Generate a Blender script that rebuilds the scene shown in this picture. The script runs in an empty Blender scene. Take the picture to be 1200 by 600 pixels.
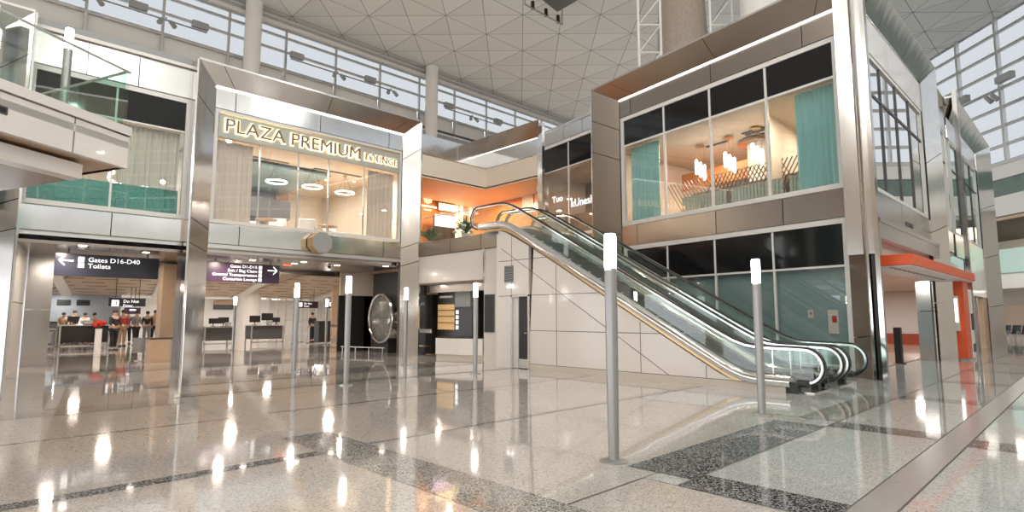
import bpy, bmesh, math, random
from math import sin, cos, pi, radians, hypot, atan2, sqrt
from mathutils import Vector, Matrix
random.seed(7)
sc = bpy.context.scene
C = sc.collection
# ------------------------------------------------------------------ camera calibration (1200x600 photograph)
F = 672.4; PT = radians(6.0); YAW = radians(45.7); H = 1.5
def ray(px, py):
    a = (px-600)/F; b = (300-py)/F
    f = cos(PT)-b*sin(PT); z = sin(PT)+b*cos(PT)
    return (f*cos(YAW)+a*sin(YAW), f*sin(YAW)-a*cos(YAW), z)
def G(px, py, z=0.0):
    r = ray(px, py); t = (z-H)/r[2]; return Vector((r[0]*t, r[1]*t, z))
def onY(px, py, Y):
    r = ray(px, py); t = Y/r[1]; return Vector((r[0]*t, Y, H+r[2]*t))
def onX(px, py, X):
    r = ray(px, py); t = X/r[0]; return Vector((X, r[1]*t, H+r[2]*t))
# slanted shop-front plane (frame A): origin I, s runs to the left of the photo, d runs away from the camera
AZ = radians(-34.5)
DA = (cos(YAW-AZ), sin(YAW-AZ)); NA = (DA[1], -DA[0])
IA = (16.314, 4.409)
def FA(s, d, z): return Vector((IA[0]+s*DA[0]+d*NA[0], IA[1]+s*DA[1]+d*NA[1], z))
def ID(x, y, z): return Vector((x, y, z))
def onA(px, py, d=0):
    r = ray(px, py); o = FA(0, d, 0)
    det = -r[0]*DA[1]+DA[0]*r[1]; t = (-o.x*DA[1]+DA[0]*o.y)/det
    return ((r[0]*t-o.x)*DA[0]+(r[1]*t-o.y)*DA[1], H+r[2]*t)
# far right clerestory plane (frame R): t runs towards the camera, d runs away from the hall
RA = (53.38, 8.16); RD = (-0.69466, -0.71933); RN = (0.71933, -0.69466)
def FR(t, d, z): return Vector((RA[0]+t*RD[0]+d*RN[0], RA[1]+t*RD[1]+d*RN[1], z))

# ------------------------------------------------------------------ materials
MATS = {}
def mat(name, col=(.8,.8,.8), rough=.5, metal=0., emit=0., ecol=None, bump=0., bscale=20., spec=.5, noise=0., nscale=5., coat=0., stretch=None):
    m = bpy.data.materials.new(name); m.use_nodes = True; MATS[name] = m
    nt = m.node_tree; N = nt.nodes; L = nt.links; p = N['Principled BSDF']
    p.inputs['Base Color'].default_value = (*col, 1); p.inputs['Roughness'].default_value = rough
    p.inputs['Metallic'].default_value = metal; p.inputs['Specular IOR Level'].default_value = spec
    p.inputs['Coat Weight'].default_value = coat
    if emit: p.inputs['Emission Color'].default_value = (*(ecol or col), 1); p.inputs['Emission Strength'].default_value = emit
    if bump or noise:
        tc = N.new('ShaderNodeTexCoord'); mp = N.new('ShaderNodeMapping'); L.new(tc.outputs['Object'], mp.inputs[0])
        if stretch: mp.inputs['Scale'].default_value = stretch
    if bump:
        n = N.new('ShaderNodeTexNoise'); n.inputs['Scale'].default_value = bscale; n.inputs['Detail'].default_value = 2
        L.new(mp.outputs[0], n.inputs['Vector']); b = N.new('ShaderNodeBump'); b.inputs['Strength'].default_value = bump; b.inputs['Distance'].default_value = .05
        L.new(n.outputs['Fac'], b.inputs['Height']); L.new(b.outputs[0], p.inputs['Normal'])
    if noise:
        n = N.new('ShaderNodeTexNoise'); n.inputs['Scale'].default_value = nscale; n.inputs['Detail'].default_value = 4
        L.new(mp.outputs[0], n.inputs['Vector']); r = N.new('ShaderNodeMix'); r.data_type = 'RGBA'
        r.inputs[6].default_value = (*[c*(1-noise) for c in col], 1); r.inputs[7].default_value = (*[min(1, c*(1+noise)) for c in col], 1)
        L.new(n.outputs['Fac'], r.inputs[0]); L.new(r.outputs[2], p.inputs['Base Color'])
    return m
def glass(name, tint=(.95,.98,.97), refl=1.0, rough=0.):
    m = bpy.data.materials.new(name); m.use_nodes = True; MATS[name] = m
    nt = m.node_tree; N = nt.nodes; L = nt.links; N.clear()
    o = N.new('ShaderNodeOutputMaterial'); t = N.new('ShaderNodeBsdfTransparent'); t.inputs[0].default_value = (*tint, 1)
    g = N.new('ShaderNodeBsdfGlossy'); g.inputs['Roughness'].default_value = rough; g.inputs[0].default_value = (1,1,1,1)
    lw = N.new('ShaderNodeLayerWeight'); lw.inputs[0].default_value = .5
    pw = N.new('ShaderNodeMath'); pw.operation = 'POWER'; pw.inputs[1].default_value = 5; L.new(lw.outputs['Facing'], pw.inputs[0])
    fr = N.new('ShaderNodeMath'); fr.operation = 'MULTIPLY_ADD'; fr.inputs[1].default_value = .95; fr.inputs[2].default_value = .045; L.new(pw.outputs[0], fr.inputs[0])
    mu = N.new('ShaderNodeMath'); mu.operation = 'MULTIPLY'; mu.inputs[1].default_value = refl; mu.use_clamp = True
    mx = N.new('ShaderNodeMixShader'); L.new(fr.outputs[0], mu.inputs[0]); L.new(mu.outputs[0], mx.inputs[0]); L.new(t.outputs[0], mx.inputs[1]); L.new(g.outputs[0], mx.inputs[2]); L.new(mx.outputs[0], o.inputs[0])
    return m
def terrazzo(name, base, dark, light, amt=.5, rough=.07):
    m = bpy.data.materials.new(name); m.use_nodes = True; MATS[name] = m
    nt = m.node_tree; N = nt.nodes; L = nt.links; p = N['Principled BSDF']
    tc = N.new('ShaderNodeTexCoord')
    v = N.new('ShaderNodeTexVoronoi'); v.inputs['Scale'].default_value = 85; L.new(tc.outputs['Object'], v.inputs['Vector'])
    s = N.new('ShaderNodeSeparateColor'); L.new(v.outputs['Color'], s.inputs[0])
    r1 = N.new('ShaderNodeValToRGB'); e = r1.color_ramp.elements; r1.color_ramp.interpolation = 'CONSTANT'
    e[0].position = 0; e[0].color = (*dark, 1); e[1].position = .16*amt*2; e[1].color = (*base, 1)
    x = r1.color_ramp.elements.new(1-.22*amt*2); x.color = (*light, 1)
    L.new(s.outputs[0], r1.inputs[0])
    n = N.new('ShaderNodeTexNoise'); n.inputs['Scale'].default_value = .5; n.inputs['Detail'].default_value = 3; L.new(tc.outputs['Object'], n.inputs['Vector'])
    mr = N.new('ShaderNodeMapRange'); mr.inputs[3].default_value = .96; mr.inputs[4].default_value = 1.04; L.new(n.outputs[0], mr.inputs[0])
    mx = N.new('ShaderNodeMix'); mx.data_type = 'RGBA'; mx.blend_type = 'MULTIPLY'; mx.inputs[0].default_value = 1
    L.new(r1.outputs[0], mx.inputs[6]); L.new(mr.outputs[0], mx.inputs[7]); L.new(mx.outputs[2], p.inputs['Base Color'])
    p.inputs['Roughness'].default_value = rough; p.inputs['Specular IOR Level'].default_value = .8; p.inputs['IOR'].default_value = 1.65
    p.inputs['Coat Weight'].default_value = .35; p.inputs['Coat Roughness'].default_value = .02
    n2 = N.new('ShaderNodeTexNoise'); n2.inputs['Scale'].default_value = .9; n2.inputs['Detail'].default_value = 1; L.new(tc.outputs['Object'], n2.inputs['Vector'])
    b = N.new('ShaderNodeBump'); b.inputs['Strength'].default_value = .12; b.inputs['Distance'].default_value = .02
    L.new(n2.outputs[0], b.inputs['Height']); L.new(b.outputs[0], p.inputs['Normal']); L.new(b.outputs[0], p.inputs['Coat Normal'])
    return m
def tri_ceiling(name):
    m = bpy.data.materials.new(name); m.use_nodes = True; MATS[name] = m
    nt = m.node_tree; N = nt.nodes; L = nt.links; p = N['Principled BSDF']; p.inputs['Roughness'].default_value = .6
    tc = N.new('ShaderNodeTexCoord'); sp = N.new('ShaderNodeSeparateXYZ'); L.new(tc.outputs['Object'], sp.inputs[0])
    def M(op, a, b=None, c=None):
        n = N.new('ShaderNodeMath'); n.operation = op
        for k, v in enumerate((a, b, c)):
            if v is None: continue
            if isinstance(v, (int, float)): n.inputs[k].default_value = v
            else: L.new(v, n.inputs[k])
        return n.outputs[0]
    W = 3.65
    X = M('DIVIDE', M('SUBTRACT', sp.outputs[0], 29.6), W); Y = M('DIVIDE', M('SUBTRACT', sp.outputs[1], 25.55), W)
    def line(v, w):
        return M('LESS_THAN', M('ABSOLUTE', M('SUBTRACT', M('FRACT', M('ADD', v, 100.5)), .5)), w)
    D1 = M('ADD', X, Y); D2 = M('SUBTRACT', X, Y)
    l = M('MAXIMUM', M('MAXIMUM', line(X, .006), line(Y, .006)), M('MAXIMUM', line(D1, .008), line(D2, .008)))
    # facet shading put into the colour, a faint tone per triangle
    fx = M('FRACT', M('ADD', X, 100)); fy = M('FRACT', M('ADD', Y, 100))
    t = M('ADD', M('MULTIPLY', M('GREATER_THAN', fx, fy), .03), M('MULTIPLY', M('GREATER_THAN', M('ADD', fx, fy), 1), .03))
    mx = N.new('ShaderNodeMix'); mx.data_type = 'RGBA'; mx.inputs[6].default_value = (.64,.655,.65,1); mx.inputs[7].default_value = (.16,.16,.16,1)
    L.new(l, mx.inputs[0])
    m2 = N.new('ShaderNodeMix'); m2.data_type = 'RGBA'; m2.blend_type = 'ADD'; m2.inputs[0].default_value = 1
    L.new(mx.outputs[2], m2.inputs[6]); L.new(t, m2.inputs[7]); L.new(m2.outputs[2], p.inputs['Base Color'])
    return m
mat('steel', (.70,.695,.69), .2, 1., bump=.22, bscale=.8, stretch=(1,1,.35))
mat('steel_bright', (.78,.775,.77), .13, 1., bump=.25, bscale=1.1, stretch=(1,1,.3))  # lighter copy of steel, bright reflections put into the colour
mat('steel_warm', (.37,.325,.285), .26, 1., bump=.2, bscale=.8, stretch=(1,1,.35))  # darker copy of steel, warm reflections put into the colour
mat('polished', (.8,.79,.78), .12, 1.)
mat('alu', (.62,.62,.62), .35, .9)
mat('white_metal', (.82,.82,.80), .35)
mat('frame_white', (.80,.79,.77), .4)
mat('cream_panel', (.74,.69,.645), .22, noise=.03, nscale=1.5, coat=.3)
mat('white_panel', (.80,.77,.745), .2, coat=.3)
mat('plinth', (.60,.53,.46), .4, noise=.35, nscale=60)
mat('seam', (.10,.09,.085), .6)
mat('black_glass', (.012,.012,.013), .06, spec=.4)
mat('black', (.018,.017,.017), .4)
mat('rubber', (.015,.015,.015), .35)
mat('dark_grey', (.09,.09,.095), .5)
mat('grey', (.33,.34,.35), .5)
mat('teal_panel', (.30,.46,.49), .18, noise=.06, nscale=.8)
mat('teal_curtain', (.40,.76,.77), .8)
mat('sheer', (.82,.84,.76), .8)
mat('beige_curtain', (.93,.85,.77), .85)
mat('mosaic_teal', (.035,.36,.30), .3, noise=.9, nscale=25)
mat('mosaic_grey', (.25,.24,.22), .35, noise=.8, nscale=30)
mat('wood_ceiling', (.52,.385,.26), .45, noise=.1, nscale=3)
mat('wood_panel', (.55,.38,.26), .45, noise=.12, nscale=4)
mat('wood_orange', (.66,.26,.09), .5, noise=.12, nscale=4)
mat('cream_wall', (.78,.70,.60), .6)
mat('cream_ceiling', (.80,.68,.53), .6)
mat('sign_panel', (.44,.46,.43), .45)
mat('letter_face', (.20,.155,.12), .45, .0)
mat('halo', (1,.8,.5), emit=2.2, ecol=(1,.72,.38))
mat('lamp_white', (1,1,1), emit=14, ecol=(1,.95,.88))
mat('tube_white', (1,1,1), emit=9, ecol=(1,.95,.88))
mat('led_line', (1,1,1), emit=1.6, ecol=(1,.98,.95))
mat('down', (1,1,1), emit=12, ecol=(1,.9,.75))
mat('strip_warm', (1,.8,.6), emit=2.5, ecol=(1,.68,.42))
mat('brass', (.55,.36,.15), .3, 1.)
mat('sign_blue', (.035,.038,.06), .25)
mat('sign_purple', (.06,.03,.07), .3)
mat('sign_text', (1,1,1), emit=.9)
mat('red_lit', (.9,.1,.05), emit=1.5, ecol=(1,.13,.07))
mat('orange', (.80,.115,.03), .35)
mat('red', (.55,.06,.04), .4)
mat('post_metal', (.42,.42,.42), .38, .8)
mat('leaf', (.06,.16,.05), .6)
mat('petal', (.85,.83,.78), .6)
mat('skin', (.50,.31,.22), .6)
mat('hair', (.03,.02,.015), .6)
mat('cloth_black', (.02,.02,.022), .8)
mat('cloth_red', (.5,.04,.03), .8)
mat('cloth_grey', (.22,.23,.25), .8)
mat('cloth_tan', (.40,.26,.16), .8)
mat('cloth_white', (.7,.7,.7), .8)
mat('cloth_blue', (.08,.11,.2), .8)
mat('wood_floor', (.30,.16,.09), .25, noise=.2, nscale=3, coat=.3)
mat('bench_red', (.42,.08,.04), .4)
mat('column_tan', (.36,.30,.25), .5, noise=.25, nscale=8)
mat('tan_wall', (.34,.27,.205), .6)
mat('green_glass_band', (.16,.22,.20), .3, noise=.25, nscale=2)
mat('strip_metal', (.60,.585,.575), .22, .6)
mat('bluegrey', (.30,.33,.36), .5)
mat('screen_lit', (.5,.7,.9), emit=.8, ecol=(.6,.75,.9))
mat('banquette', (.36,.42,.38), .7)
mat('white_plaster', (.82,.80,.77), .5)
mat('gold_trim', (.62,.44,.24), .3, 1.)
mat('black_shop', (.02,.018,.016), .3)
mat('shelf_lit', (.6,.38,.15), emit=.22, ecol=(1,.62,.28))
mat('lattice_grey', (.16,.14,.12), .4, .5)
mat('step_metal', (.30,.30,.30), .35, .8)
mat('concourse', (.62,.56,.48), .6)
glass('glass_clear', (.93,.97,.955), 1.0)
glass('glass_green', (.72,.90,.85), 1.3)
glass('glass_window', (.94,.93,.915), 1.1)
glass('glass_roof', (.455,.46,.465), .4)
glass('glass_side', (.55,.6,.62), 6.0)
terrazzo('floor_beige', (.58,.525,.475), (.36,.32,.285), (.68,.63,.58), .5)
terrazzo('floor_cool', (.56,.575,.56), (.36,.37,.37), (.68,.69,.67), .5)
terrazzo('floor_mid', (.55,.505,.465), (.36,.33,.30), (.66,.62,.57), .5)
terrazzo('floor_greyband', (.30,.285,.27), (.10,.10,.10), (.50,.48,.45), .9)
terrazzo('floor_dark', (.095,.095,.10), (.02,.02,.02), (.42,.42,.42), .8)
tri_ceiling('tri_ceiling')

# ------------------------------------------------------------------ builder
def wloc(o):
    v = Vector((0,0,0))
    while o is not None: v += Vector(o.location); o = o.parent
    return v
class B:
    def __init__(s, fr=ID): s.bm = bmesh.new(); s.fr = fr; s.mi = 0; s.mats = []
    def use(s, m):
        if m not in s.mats: s.mats.append(m)
        s.mi = s.mats.index(m); return s
    def face(s, vs):
        try: f = s.bm.faces.new(vs); f.material_index = s.mi; return f
        except ValueError: return None
    def hexa(s, p):   # 8 world points: bottom loop 0-3, top loop 4-7
        v = [s.bm.verts.new(q) for q in p]
        for q in ((3,2,1,0),(4,5,6,7),(0,1,5,4),(1,2,6,5),(2,3,7,6),(3,0,4,7)): s.face([v[i] for i in q])
        return s
    def box(s, a0, a1, b0, b1, z0, z1):
        f = s.fr
        return s.hexa([f(a0,b0,z0),f(a1,b0,z0),f(a1,b1,z0),f(a0,b1,z0),f(a0,b0,z1),f(a1,b0,z1),f(a1,b1,z1),f(a0,b1,z1)])
    def slab(s, pts, vec):  # extrude a polygon by a vector (world)
        a = [s.bm.verts.new(Vector(p)) for p in pts]; b = [s.bm.verts.new(Vector(p)+Vector(vec)) for p in pts]
        s.face(a[::-1]); s.face(b)
        n = len(a)
        for i in range(n): s.face([a[i], a[(i+1)%n], b[(i+1)%n], b[i]])
        return s
    def panels(s, P00, P10, P11, P01, us, vs, gap=.012, th=.03, nrm=None):
        P = [Vector(p) for p in (P00,P10,P11,P01)]
        w = ((P[1]-P[0]).length+(P[2]-P[3]).length)/2; h = ((P[3]-P[0]).length+(P[2]-P[1]).length)/2
        def at(u, v): return (P[0]*(1-u)+P[1]*u)*(1-v)+(P[3]*(1-u)+P[2]*u)*v
        n = nrm or (P[1]-P[0]).cross(P[3]-P[0]).normalized()
        gu, gv = gap/w, gap/h
        for i in range(len(us)-1):
            for j in range(len(vs)-1):
                u0, u1 = us[i]+(gu if i else 0), us[i+1]-(gu if i < len(us)-2 else 0)
                v0, v1 = vs[j]+(gv if j else 0), vs[j+1]-(gv if j < len(vs)-2 else 0)
                s.slab([at(u0,v0),at(u1,v0),at(u1,v1),at(u0,v1)], n*th)
        return s
    def cyl(s, p0, p1, r0, r1=None, n=16, cap=True):
        p0 = Vector(p0); p1 = Vector(p1); r1 = r0 if r1 is None else r1
        d = (p1-p0).normalized(); a = d.orthogonal().normalized(); b = d.cross(a)
        A = [s.bm.verts.new(p0+(a*cos(2*pi*i/n)+b*sin(2*pi*i/n))*r0) for i in range(n)]
        D = [s.bm.verts.new(p1+(a*cos(2*pi*i/n)+b*sin(2*pi*i/n))*r1) for i in range(n)]
        for i in range(n): s.face([A[i],A[(i+1)%n],D[(i+1)%n],D[i]])
        if cap: s.face(A[::-1]); s.face(D)
        return s
    def sweep(s, path, prof, side, closed=False):   # prof: (a along side, b along in-plane normal)
        path = [Vector(p) for p in path]; side = Vector(side).normalized(); rings = []; n = len(path)
        for i, p in enumerate(path):
            q0 = path[(i-1)%n] if (closed or i) else p; q1 = path[(i+1)%n] if (closed or i < n-1) else p
            t = (q1-q0).normalized(); nn = side.cross(t).normalized()
            rings.append([s.bm.verts.new(p+side*a+nn*b) for a, b in prof])
        m = len(prof)
        for i in range(n if closed else n-1):
            r0, r1 = rings[i], rings[(i+1)%n]
            for j in range(m): s.face([r0[j],r0[(j+1)%m],r1[(j+1)%m],r1[j]])
        if not closed: s.face(rings[0][::-1]); s.face(rings[-1])
        return s
    def lathe(s, prof, c=(0,0,0), n=24):
        c = Vector(c); R = []
        for r, z in prof: R.append([s.bm.verts.new(c+Vector((r*cos(2*pi*i/n), r*sin(2*pi*i/n), z))) for i in range(n)])
        for a, b in zip(R, R[1:]):
            for i in range(n): s.face([a[i],a[(i+1)%n],b[(i+1)%n],b[i]])
        s.face(R[0][::-1]); s.face(R[-1]); return s
    def torus(s, c, ax, R, r, n=28, m=8, bz=1.0):
        c = Vector(c); ax = Vector(ax).normalized(); a = ax.orthogonal().normalized(); b = ax.cross(a); rings = []
        for i in range(n):
            d = a*cos(2*pi*i/n)+b*sin(2*pi*i/n)
            rings.append([s.bm.verts.new(c+d*(R+r*cos(2*pi*j/m))+ax*r*bz*sin(2*pi*j/m)) for j in range(m)])
        for i in range(n):
            for j in range(m): s.face([rings[i][j],rings[(i+1)%n][j],rings[(i+1)%n][(j+1)%m],rings[i][(j+1)%m]])
        return s
    def ball(s, c, r, n=12, sz=1.):
        prof = [(max(1e-3, r*sin(pi*k/8)), -r*sz*cos(pi*k/8)) for k in range(9)]
        return s.lathe(prof, c, n)
    def build(s, name, m=None, parent=None, smooth=False, bevel=0.):
        if m: s.mats = s.mats or [m]
        if m and s.mats[0] != m and m not in s.mats: s.mats.append(m)
        bmesh.ops.recalc_face_normals(s.bm, faces=s.bm.faces)
        me = bpy.data.meshes.new(name); off = wloc(parent) if parent else Vector((0,0,0))
        if off.length: bmesh.ops.translate(s.bm, verts=s.bm.verts, vec=-off)
        s.bm.to_mesh(me); s.bm.free()
        for k in s.mats: me.materials.append(MATS[k])
        if smooth:
            me.shade_smooth() if hasattr(me, 'shade_smooth') else None
            for e in me.edges: pass
            me.set_sharp_from_angle(angle=radians(35))
        o = bpy.data.objects.new(name, me); C.objects.link(o); o.parent = parent
        if bevel:
            b = o.modifiers.new('bevel', 'BEVEL'); b.width = bevel; b.segments = 2; b.limit_method = 'ANGLE'
        return o
def struct(o): o['kind'] = 'structure'; return o
def tag(o, label, cat, group=None, kind=None):
    o['label'] = label; o['category'] = cat
    if group: o['group'] = group
    if kind: o['kind'] = kind
    return o
def thing(name, label, cat, loc, group=None):
    o = bpy.data.objects.new(name, None); C.objects.link(o); o.location = Vector(loc); o.empty_display_size = .2
    return tag(o, label, cat, group)
def dup(o, loc=None, label=None, rz=None, parent=None):
    c = o.copy(); C.objects.link(c)
    if parent is not None: c.parent = parent
    if loc is not None: c.location = Vector(loc)
    if rz is not None: c.rotation_euler = (0,0,rz)
    if label: c['label'] = label
    for ch in [k for k in o.children]: dup(ch, parent=c)
    return c
def text_geo(txt, size, ext=.005, off=0., align='LEFT', sx=1.):
    cu = bpy.data.curves.new('t', 'FONT'); cu.body = txt; cu.size = size; cu.extrude = ext; cu.offset = off; cu.align_x = align; cu.resolution_u = 3
    o = bpy.data.objects.new('t', cu); C.objects.link(o)
    dg = bpy.context.evaluated_depsgraph_get(); me = bpy.data.meshes.new_from_object(o.evaluated_get(dg))
    w = max((v.co.x for v in me.vertices), default=0)
    bpy.data.objects.remove(o); bpy.data.curves.remove(cu)
    if sx != 1.:
        for v in me.vertices: v.co.x *= sx
    return me
def text(txt, size, org, right, up, m='sign_text', ext=.004, parent=None, name='lettering', off=0., align='LEFT', sx=1.):
    me = text_geo(txt, size, ext, off, align, sx); r = Vector(right).normalized(); u = Vector(up).normalized(); n = r.cross(u)
    org = Vector(org)-(wloc(parent) if parent else Vector((0,0,0)))
    for v in me.vertices: v.co = org+r*v.co.x+u*v.co.y+n*v.co.z
    me.materials.clear(); me.materials.append(MATS[m])
    o = bpy.data.objects.new(name, me); C.objects.link(o); o.parent = parent; return o
def lin(a, b, n): return [a+(b-a)*i/n for i in range(n+1)]

# ------------------------------------------------------------------ camera
cd = bpy.data.cameras.new('camera'); cam = bpy.data.objects.new('camera', cd); C.objects.link(cam); sc.camera = cam
cd.sensor_width = 36; cd.lens = 36*F/1200; cd.clip_end = 400; cd.clip_start = .05
cam.location = (0,0,H); cam.rotation_euler = (pi/2+PT, 0, YAW-pi/2)

# ================================================================== FLOOR
b = B().use('floor_mid')
def fl(x0, x1, y0, y1, m, z=.002):
    b.use(m); f = b.face([b.bm.verts.new((x0,y0,z)), b.bm.verts.new((x1,y0,z)), b.bm.verts.new((x1,y1,z)), b.bm.verts.new((x0,y1,z))])
b.box(-24, 75, -45, 75, -.3, 0)
fl(-24, 3.05, -10, 24, 'floor_beige'); fl(3.05, 14, 6.3, 11.0, 'floor_beige', .0015)
fl(-24, 75, -45, 1.22, 'floor_cool', .003); fl(4.75, 75, 1.5, 3.1, 'floor_cool', .003); fl(9.2, 75, 3.1, 6.1, 'floor_cool', .003)
fl(-24, 75, 1.22, 1.5, 'strip_metal', .006)
fl(-24, 75, 1.205, 1.22, 'seam', .007); fl(-24, 75, 1.5, 1.512, 'seam', .007)
fl(4.75, 75, 2.75, 2.765, 'seam', .006)
for k, x in enumerate((4.75, 8.7, 12.6, 16.4, 20.2, 24, 28, 32)):
    fl(x, x+.5, 1.512, 2.75, 'floor_dark' if k < 2 else 'floor_greyband', .005); fl(x-.2, x+.35, -2.5, 1.205, 'floor_dark' if k < 3 else 'floor_greyband', .005)
fl(5.0, 8.7, 2.765, 3.45, 'floor_dark', .005); fl(9.2, 12.6, 2.765, 3.3, 'floor_greyband', .005)
fl(3.05, 3.65, 2.5, 7.2, 'floor_greyband', .005); fl(3.05, 3.65, 7.2, 11.0, 'floor_mid', .005)
fl(-24, 3.05, 6.05, 6.25, 'floor_dark', .004); fl(-24, 3.05, 9.06, 9.12, 'floor_dark', .004); fl(3.65, 12, 6.15, 6.21, 'floor_greyband', .004)
fl(3.65, 11.8, 9.15, 9.21, 'floor_dark', .004)
fl(-24, 3.05, 11.2, 11.85, 'floor_greyband', .004); fl(3.05, 13, 12.1, 12.6, 'floor_greyband', .004); fl(3.05, 12.5, 14.0, 15.5, 'floor_greyband', .004)
fl(-2, 12.7, 18.6, 20.2, 'floor_greyband', .004); fl(-2, 40, 26, 27.5, 'floor_greyband', .004)
for y in (3.1, 12.0, 15.9, 22.5): fl(-24, 12.5, y, y+.015, 'seam', .0045)
o = struct(b.build('floor', 'floor_mid'))

# ================================================================== CEILING + CLERESTORIES
ZC = 21.5; YC = 37.5
def rline(t): p = FR(t, .45, ZC); return (p.x, p.y)
b = B().use('tri_ceiling')
pA = rline(-42); pB = rline(88)
b.slab([(-24, YC, ZC), (pA[0], YC+0, ZC), (pA[0], pA[1], ZC), (pB[0], pB[1], ZC), (-24, pB[1], ZC)], (0,0,.3))
struct(b.build('ceiling', 'tri_ceiling'))
# left clerestory
MX = [4.13+3.65*k for k in range(-8, 18)]
b = B().use('frame_white'); x0, x1 = -24, pA[0]
b.box(x0, x1, YC+.02, YC+.35, 11.2, 16.7)
struct(b.build('wall_left_clerestory_base', 'white_plaster'))
b = B().use('white_plaster'); b.box(x0, x1, YC-.9, YC+.1, 16.1, 16.35).box(x0, x1, YC-.35, YC+.05, 20.9, 21.5)
b.use('dark_grey').box(x0, x1, YC-.1, YC+.1, 16.78, 16.9)
b.use('grey').box(x0, x1, YC-1.0, YC-.9, 15.85, 16.2).use('alu').box(x0, x1, YC-.5, YC-.36, 21.15, 21.3)
struct(b.build('trim_1'))
w = struct(B().use('alu').box(x0, x1, YC-.06, YC+.06, 17.98, 18.16).build('window_1'))
b = B().use('alu')
for z in (19.35, 20.35, 20.9): b.box(x0, x1, YC-.06, YC+.06, z-.08, z+.08)
for x in MX: b.box(x-.07, x+.07, YC-.08, YC+.08, 16.3, 21.0)
b.build('window_frame', None, w)
b = B().use('glass_roof').box(x0, x1, YC+.07, YC+.09, 18.0, 20.95); b.build('glass_pane', None, w)
b = B().use('white_plaster')
for i in range(len(MX)-1):   # curved translucent sills behind the lower lights
    b.slab([(MX[i]+.05, YC+.07, 16.7), (MX[i+1]-.05, YC+.07, 16.7), (MX[i+1]-.05, YC+.16, 18.06), (MX[i]+.05, YC+.16, 18.06)], (0,.04,0))
b.build('sill_panel', None, w)
for x in (onY(296,50,36.4).x, onY(506,100,36.4).x): 
    tag(B().cyl((x, 36.4, 11), (x, 36.4, ZC), .5, n=32).build('round_column', 'white_plaster', smooth=True), 'white round column seen through the long left skylight, %s' % ('above the lounge sign' if x < 20 else 'above the right end of the lounge roof'), 'column', 'round columns at the left skylight')
# right clerestory
t0, t1 = -42, 88
b = B(FR).use('white_plaster').box(t0, t1, 0, .5, 10.6, 11.5).box(t0, t1, -.6, .5, 8.0, 9.3)
b.use('green_glass_band').box(t0, t1, .15, .5, 9.3, 10.6)
b.use('concourse').box(t0, -2, 9, 9.3, 0, 8).box(9.5, t1, .1, .5, 0, 8.0)
struct(b.build('wall_right'))
b = B(FR).use('wood_ceiling').box(t0, 9.5, -.5, 9, 7.75, 7.95)
b.use('seam')
for k in range(60): b.box(t0, 9.5, -.4+k*.156, -.37+k*.156, 7.73, 7.76)
struct(b.build('ceiling_concourse'))
w = struct(B(FR).use('alu').box(t0, t1, -.08, .08, 11.5, 11.75).build('window_2'))
b = B(FR).use('alu')
for k in range(1, 8): b.box(t0, t1, -.07, .07, 11.5+k*1.27-.1, 11.5+k*1.27+.1)
for k in range(-12, 26): t = 2.95+3.35*k; b.box(t-.09, t+.09, -.12, .12, 11.5, ZC)
b.build('window_frame', None, w)
B(FR).use('glass_roof').box(t0, t1, .1, .12, 11.6, ZC).build('glass_pane', None, w)
# rear shell of the hall (seen only in the reflections of the steel)
b = B().use('tan_wall').box(-24.3, -24, -45, YC, 3.6, ZC)
b.box(-24, 3, -34.6, -34.3, 0, ZC)
b.use('cream_wall')
for k in range(9): b.box(-24, -23.6, -40+k*9, -38.6+k*9, 0, ZC)
b.use('white_plaster')
for k in range(13): b.box(-24+k*3.65, -23.8+k*3.65, -34.2, -34, 0, ZC)
for z in (4.2,4.6,7,9.5,12,14.5,17,19.5): b.box(-24, 22, -34.15, -34, z, z+.16)
struct(b.build('wall_back'))

# ================================================================== STEEL PORTALS
def portal(fr, s0, s1, o0, o1, zl, zt, d, name, seams_t, seams_p, mt='steel', ml='steel', zb=0., led=True, left=True, right=True, seg_low=None, mtop=None):
    """picture-frame portal: inner opening s0..s1 up to zl, outer rim o0..o1 up to zt standing d proud (towards the camera)"""
    b = B(fr).use(mtop or mt)
    lift = (zt-zl)
    b.panels(fr(s0,0,zl), fr(s1,0,zl), fr(o1,-d,zt), fr(o0,-d,zt), [0]+seams_t+[1], [0,1])
    b.use(mt)
    if left: b.panels(fr(o0,-d,zb), fr(s0,0,zb), fr(s0,0,zl), fr(o0,-d,zt), [0,1], [0]+seams_p+[1])
    if right: b.panels(fr(s1,0,zb), fr(o1,-d,zb), fr(o1,-d,zt), fr(s1,0,zl), [0,1], [0]+seams_p+[1])
    b.use('polished')
    for oo, ss, on in ((o0, s0, left), (o1, s1, right)):
        if on:
            q = -1 if oo < ss else 1
            b.box(min(oo, oo+q*.05), max(oo, oo+q*.05), -d-.01, -d+.35, zb, zt)
    b.use('steel').box(min(o0,o1), max(o0,o1), -d, .6, zt-.02, zt+.06)
    b.use('seam').slab([fr(s0,.12,zl), fr(s1,.12,zl), fr(o1,-d+.12,zt-.03), fr(o0,-d+.12,zt-.03)], fr(0,.05,0)-fr(0,0,0))
    if left: b.slab([fr(o0,-d+.1,zb), fr(s0,.1,zb), fr(s0,.1,zl), fr(o0,-d+.1,zt-.03)], fr(0,.05,0)-fr(0,0,0))
    if right: b.slab([fr(s1,.1,zb), fr(o1,-d+.1,zb), fr(o1,-d+.1,zt-.03), fr(s1,.1,zl)], fr(0,.05,0)-fr(0,0,0))
    if led: b.use('led_line').box(min(s0,s1)+.02, max(s0,s1)-.02, -.06, .0, zl-.05, zl)
    return struct(b.build(name))
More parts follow.
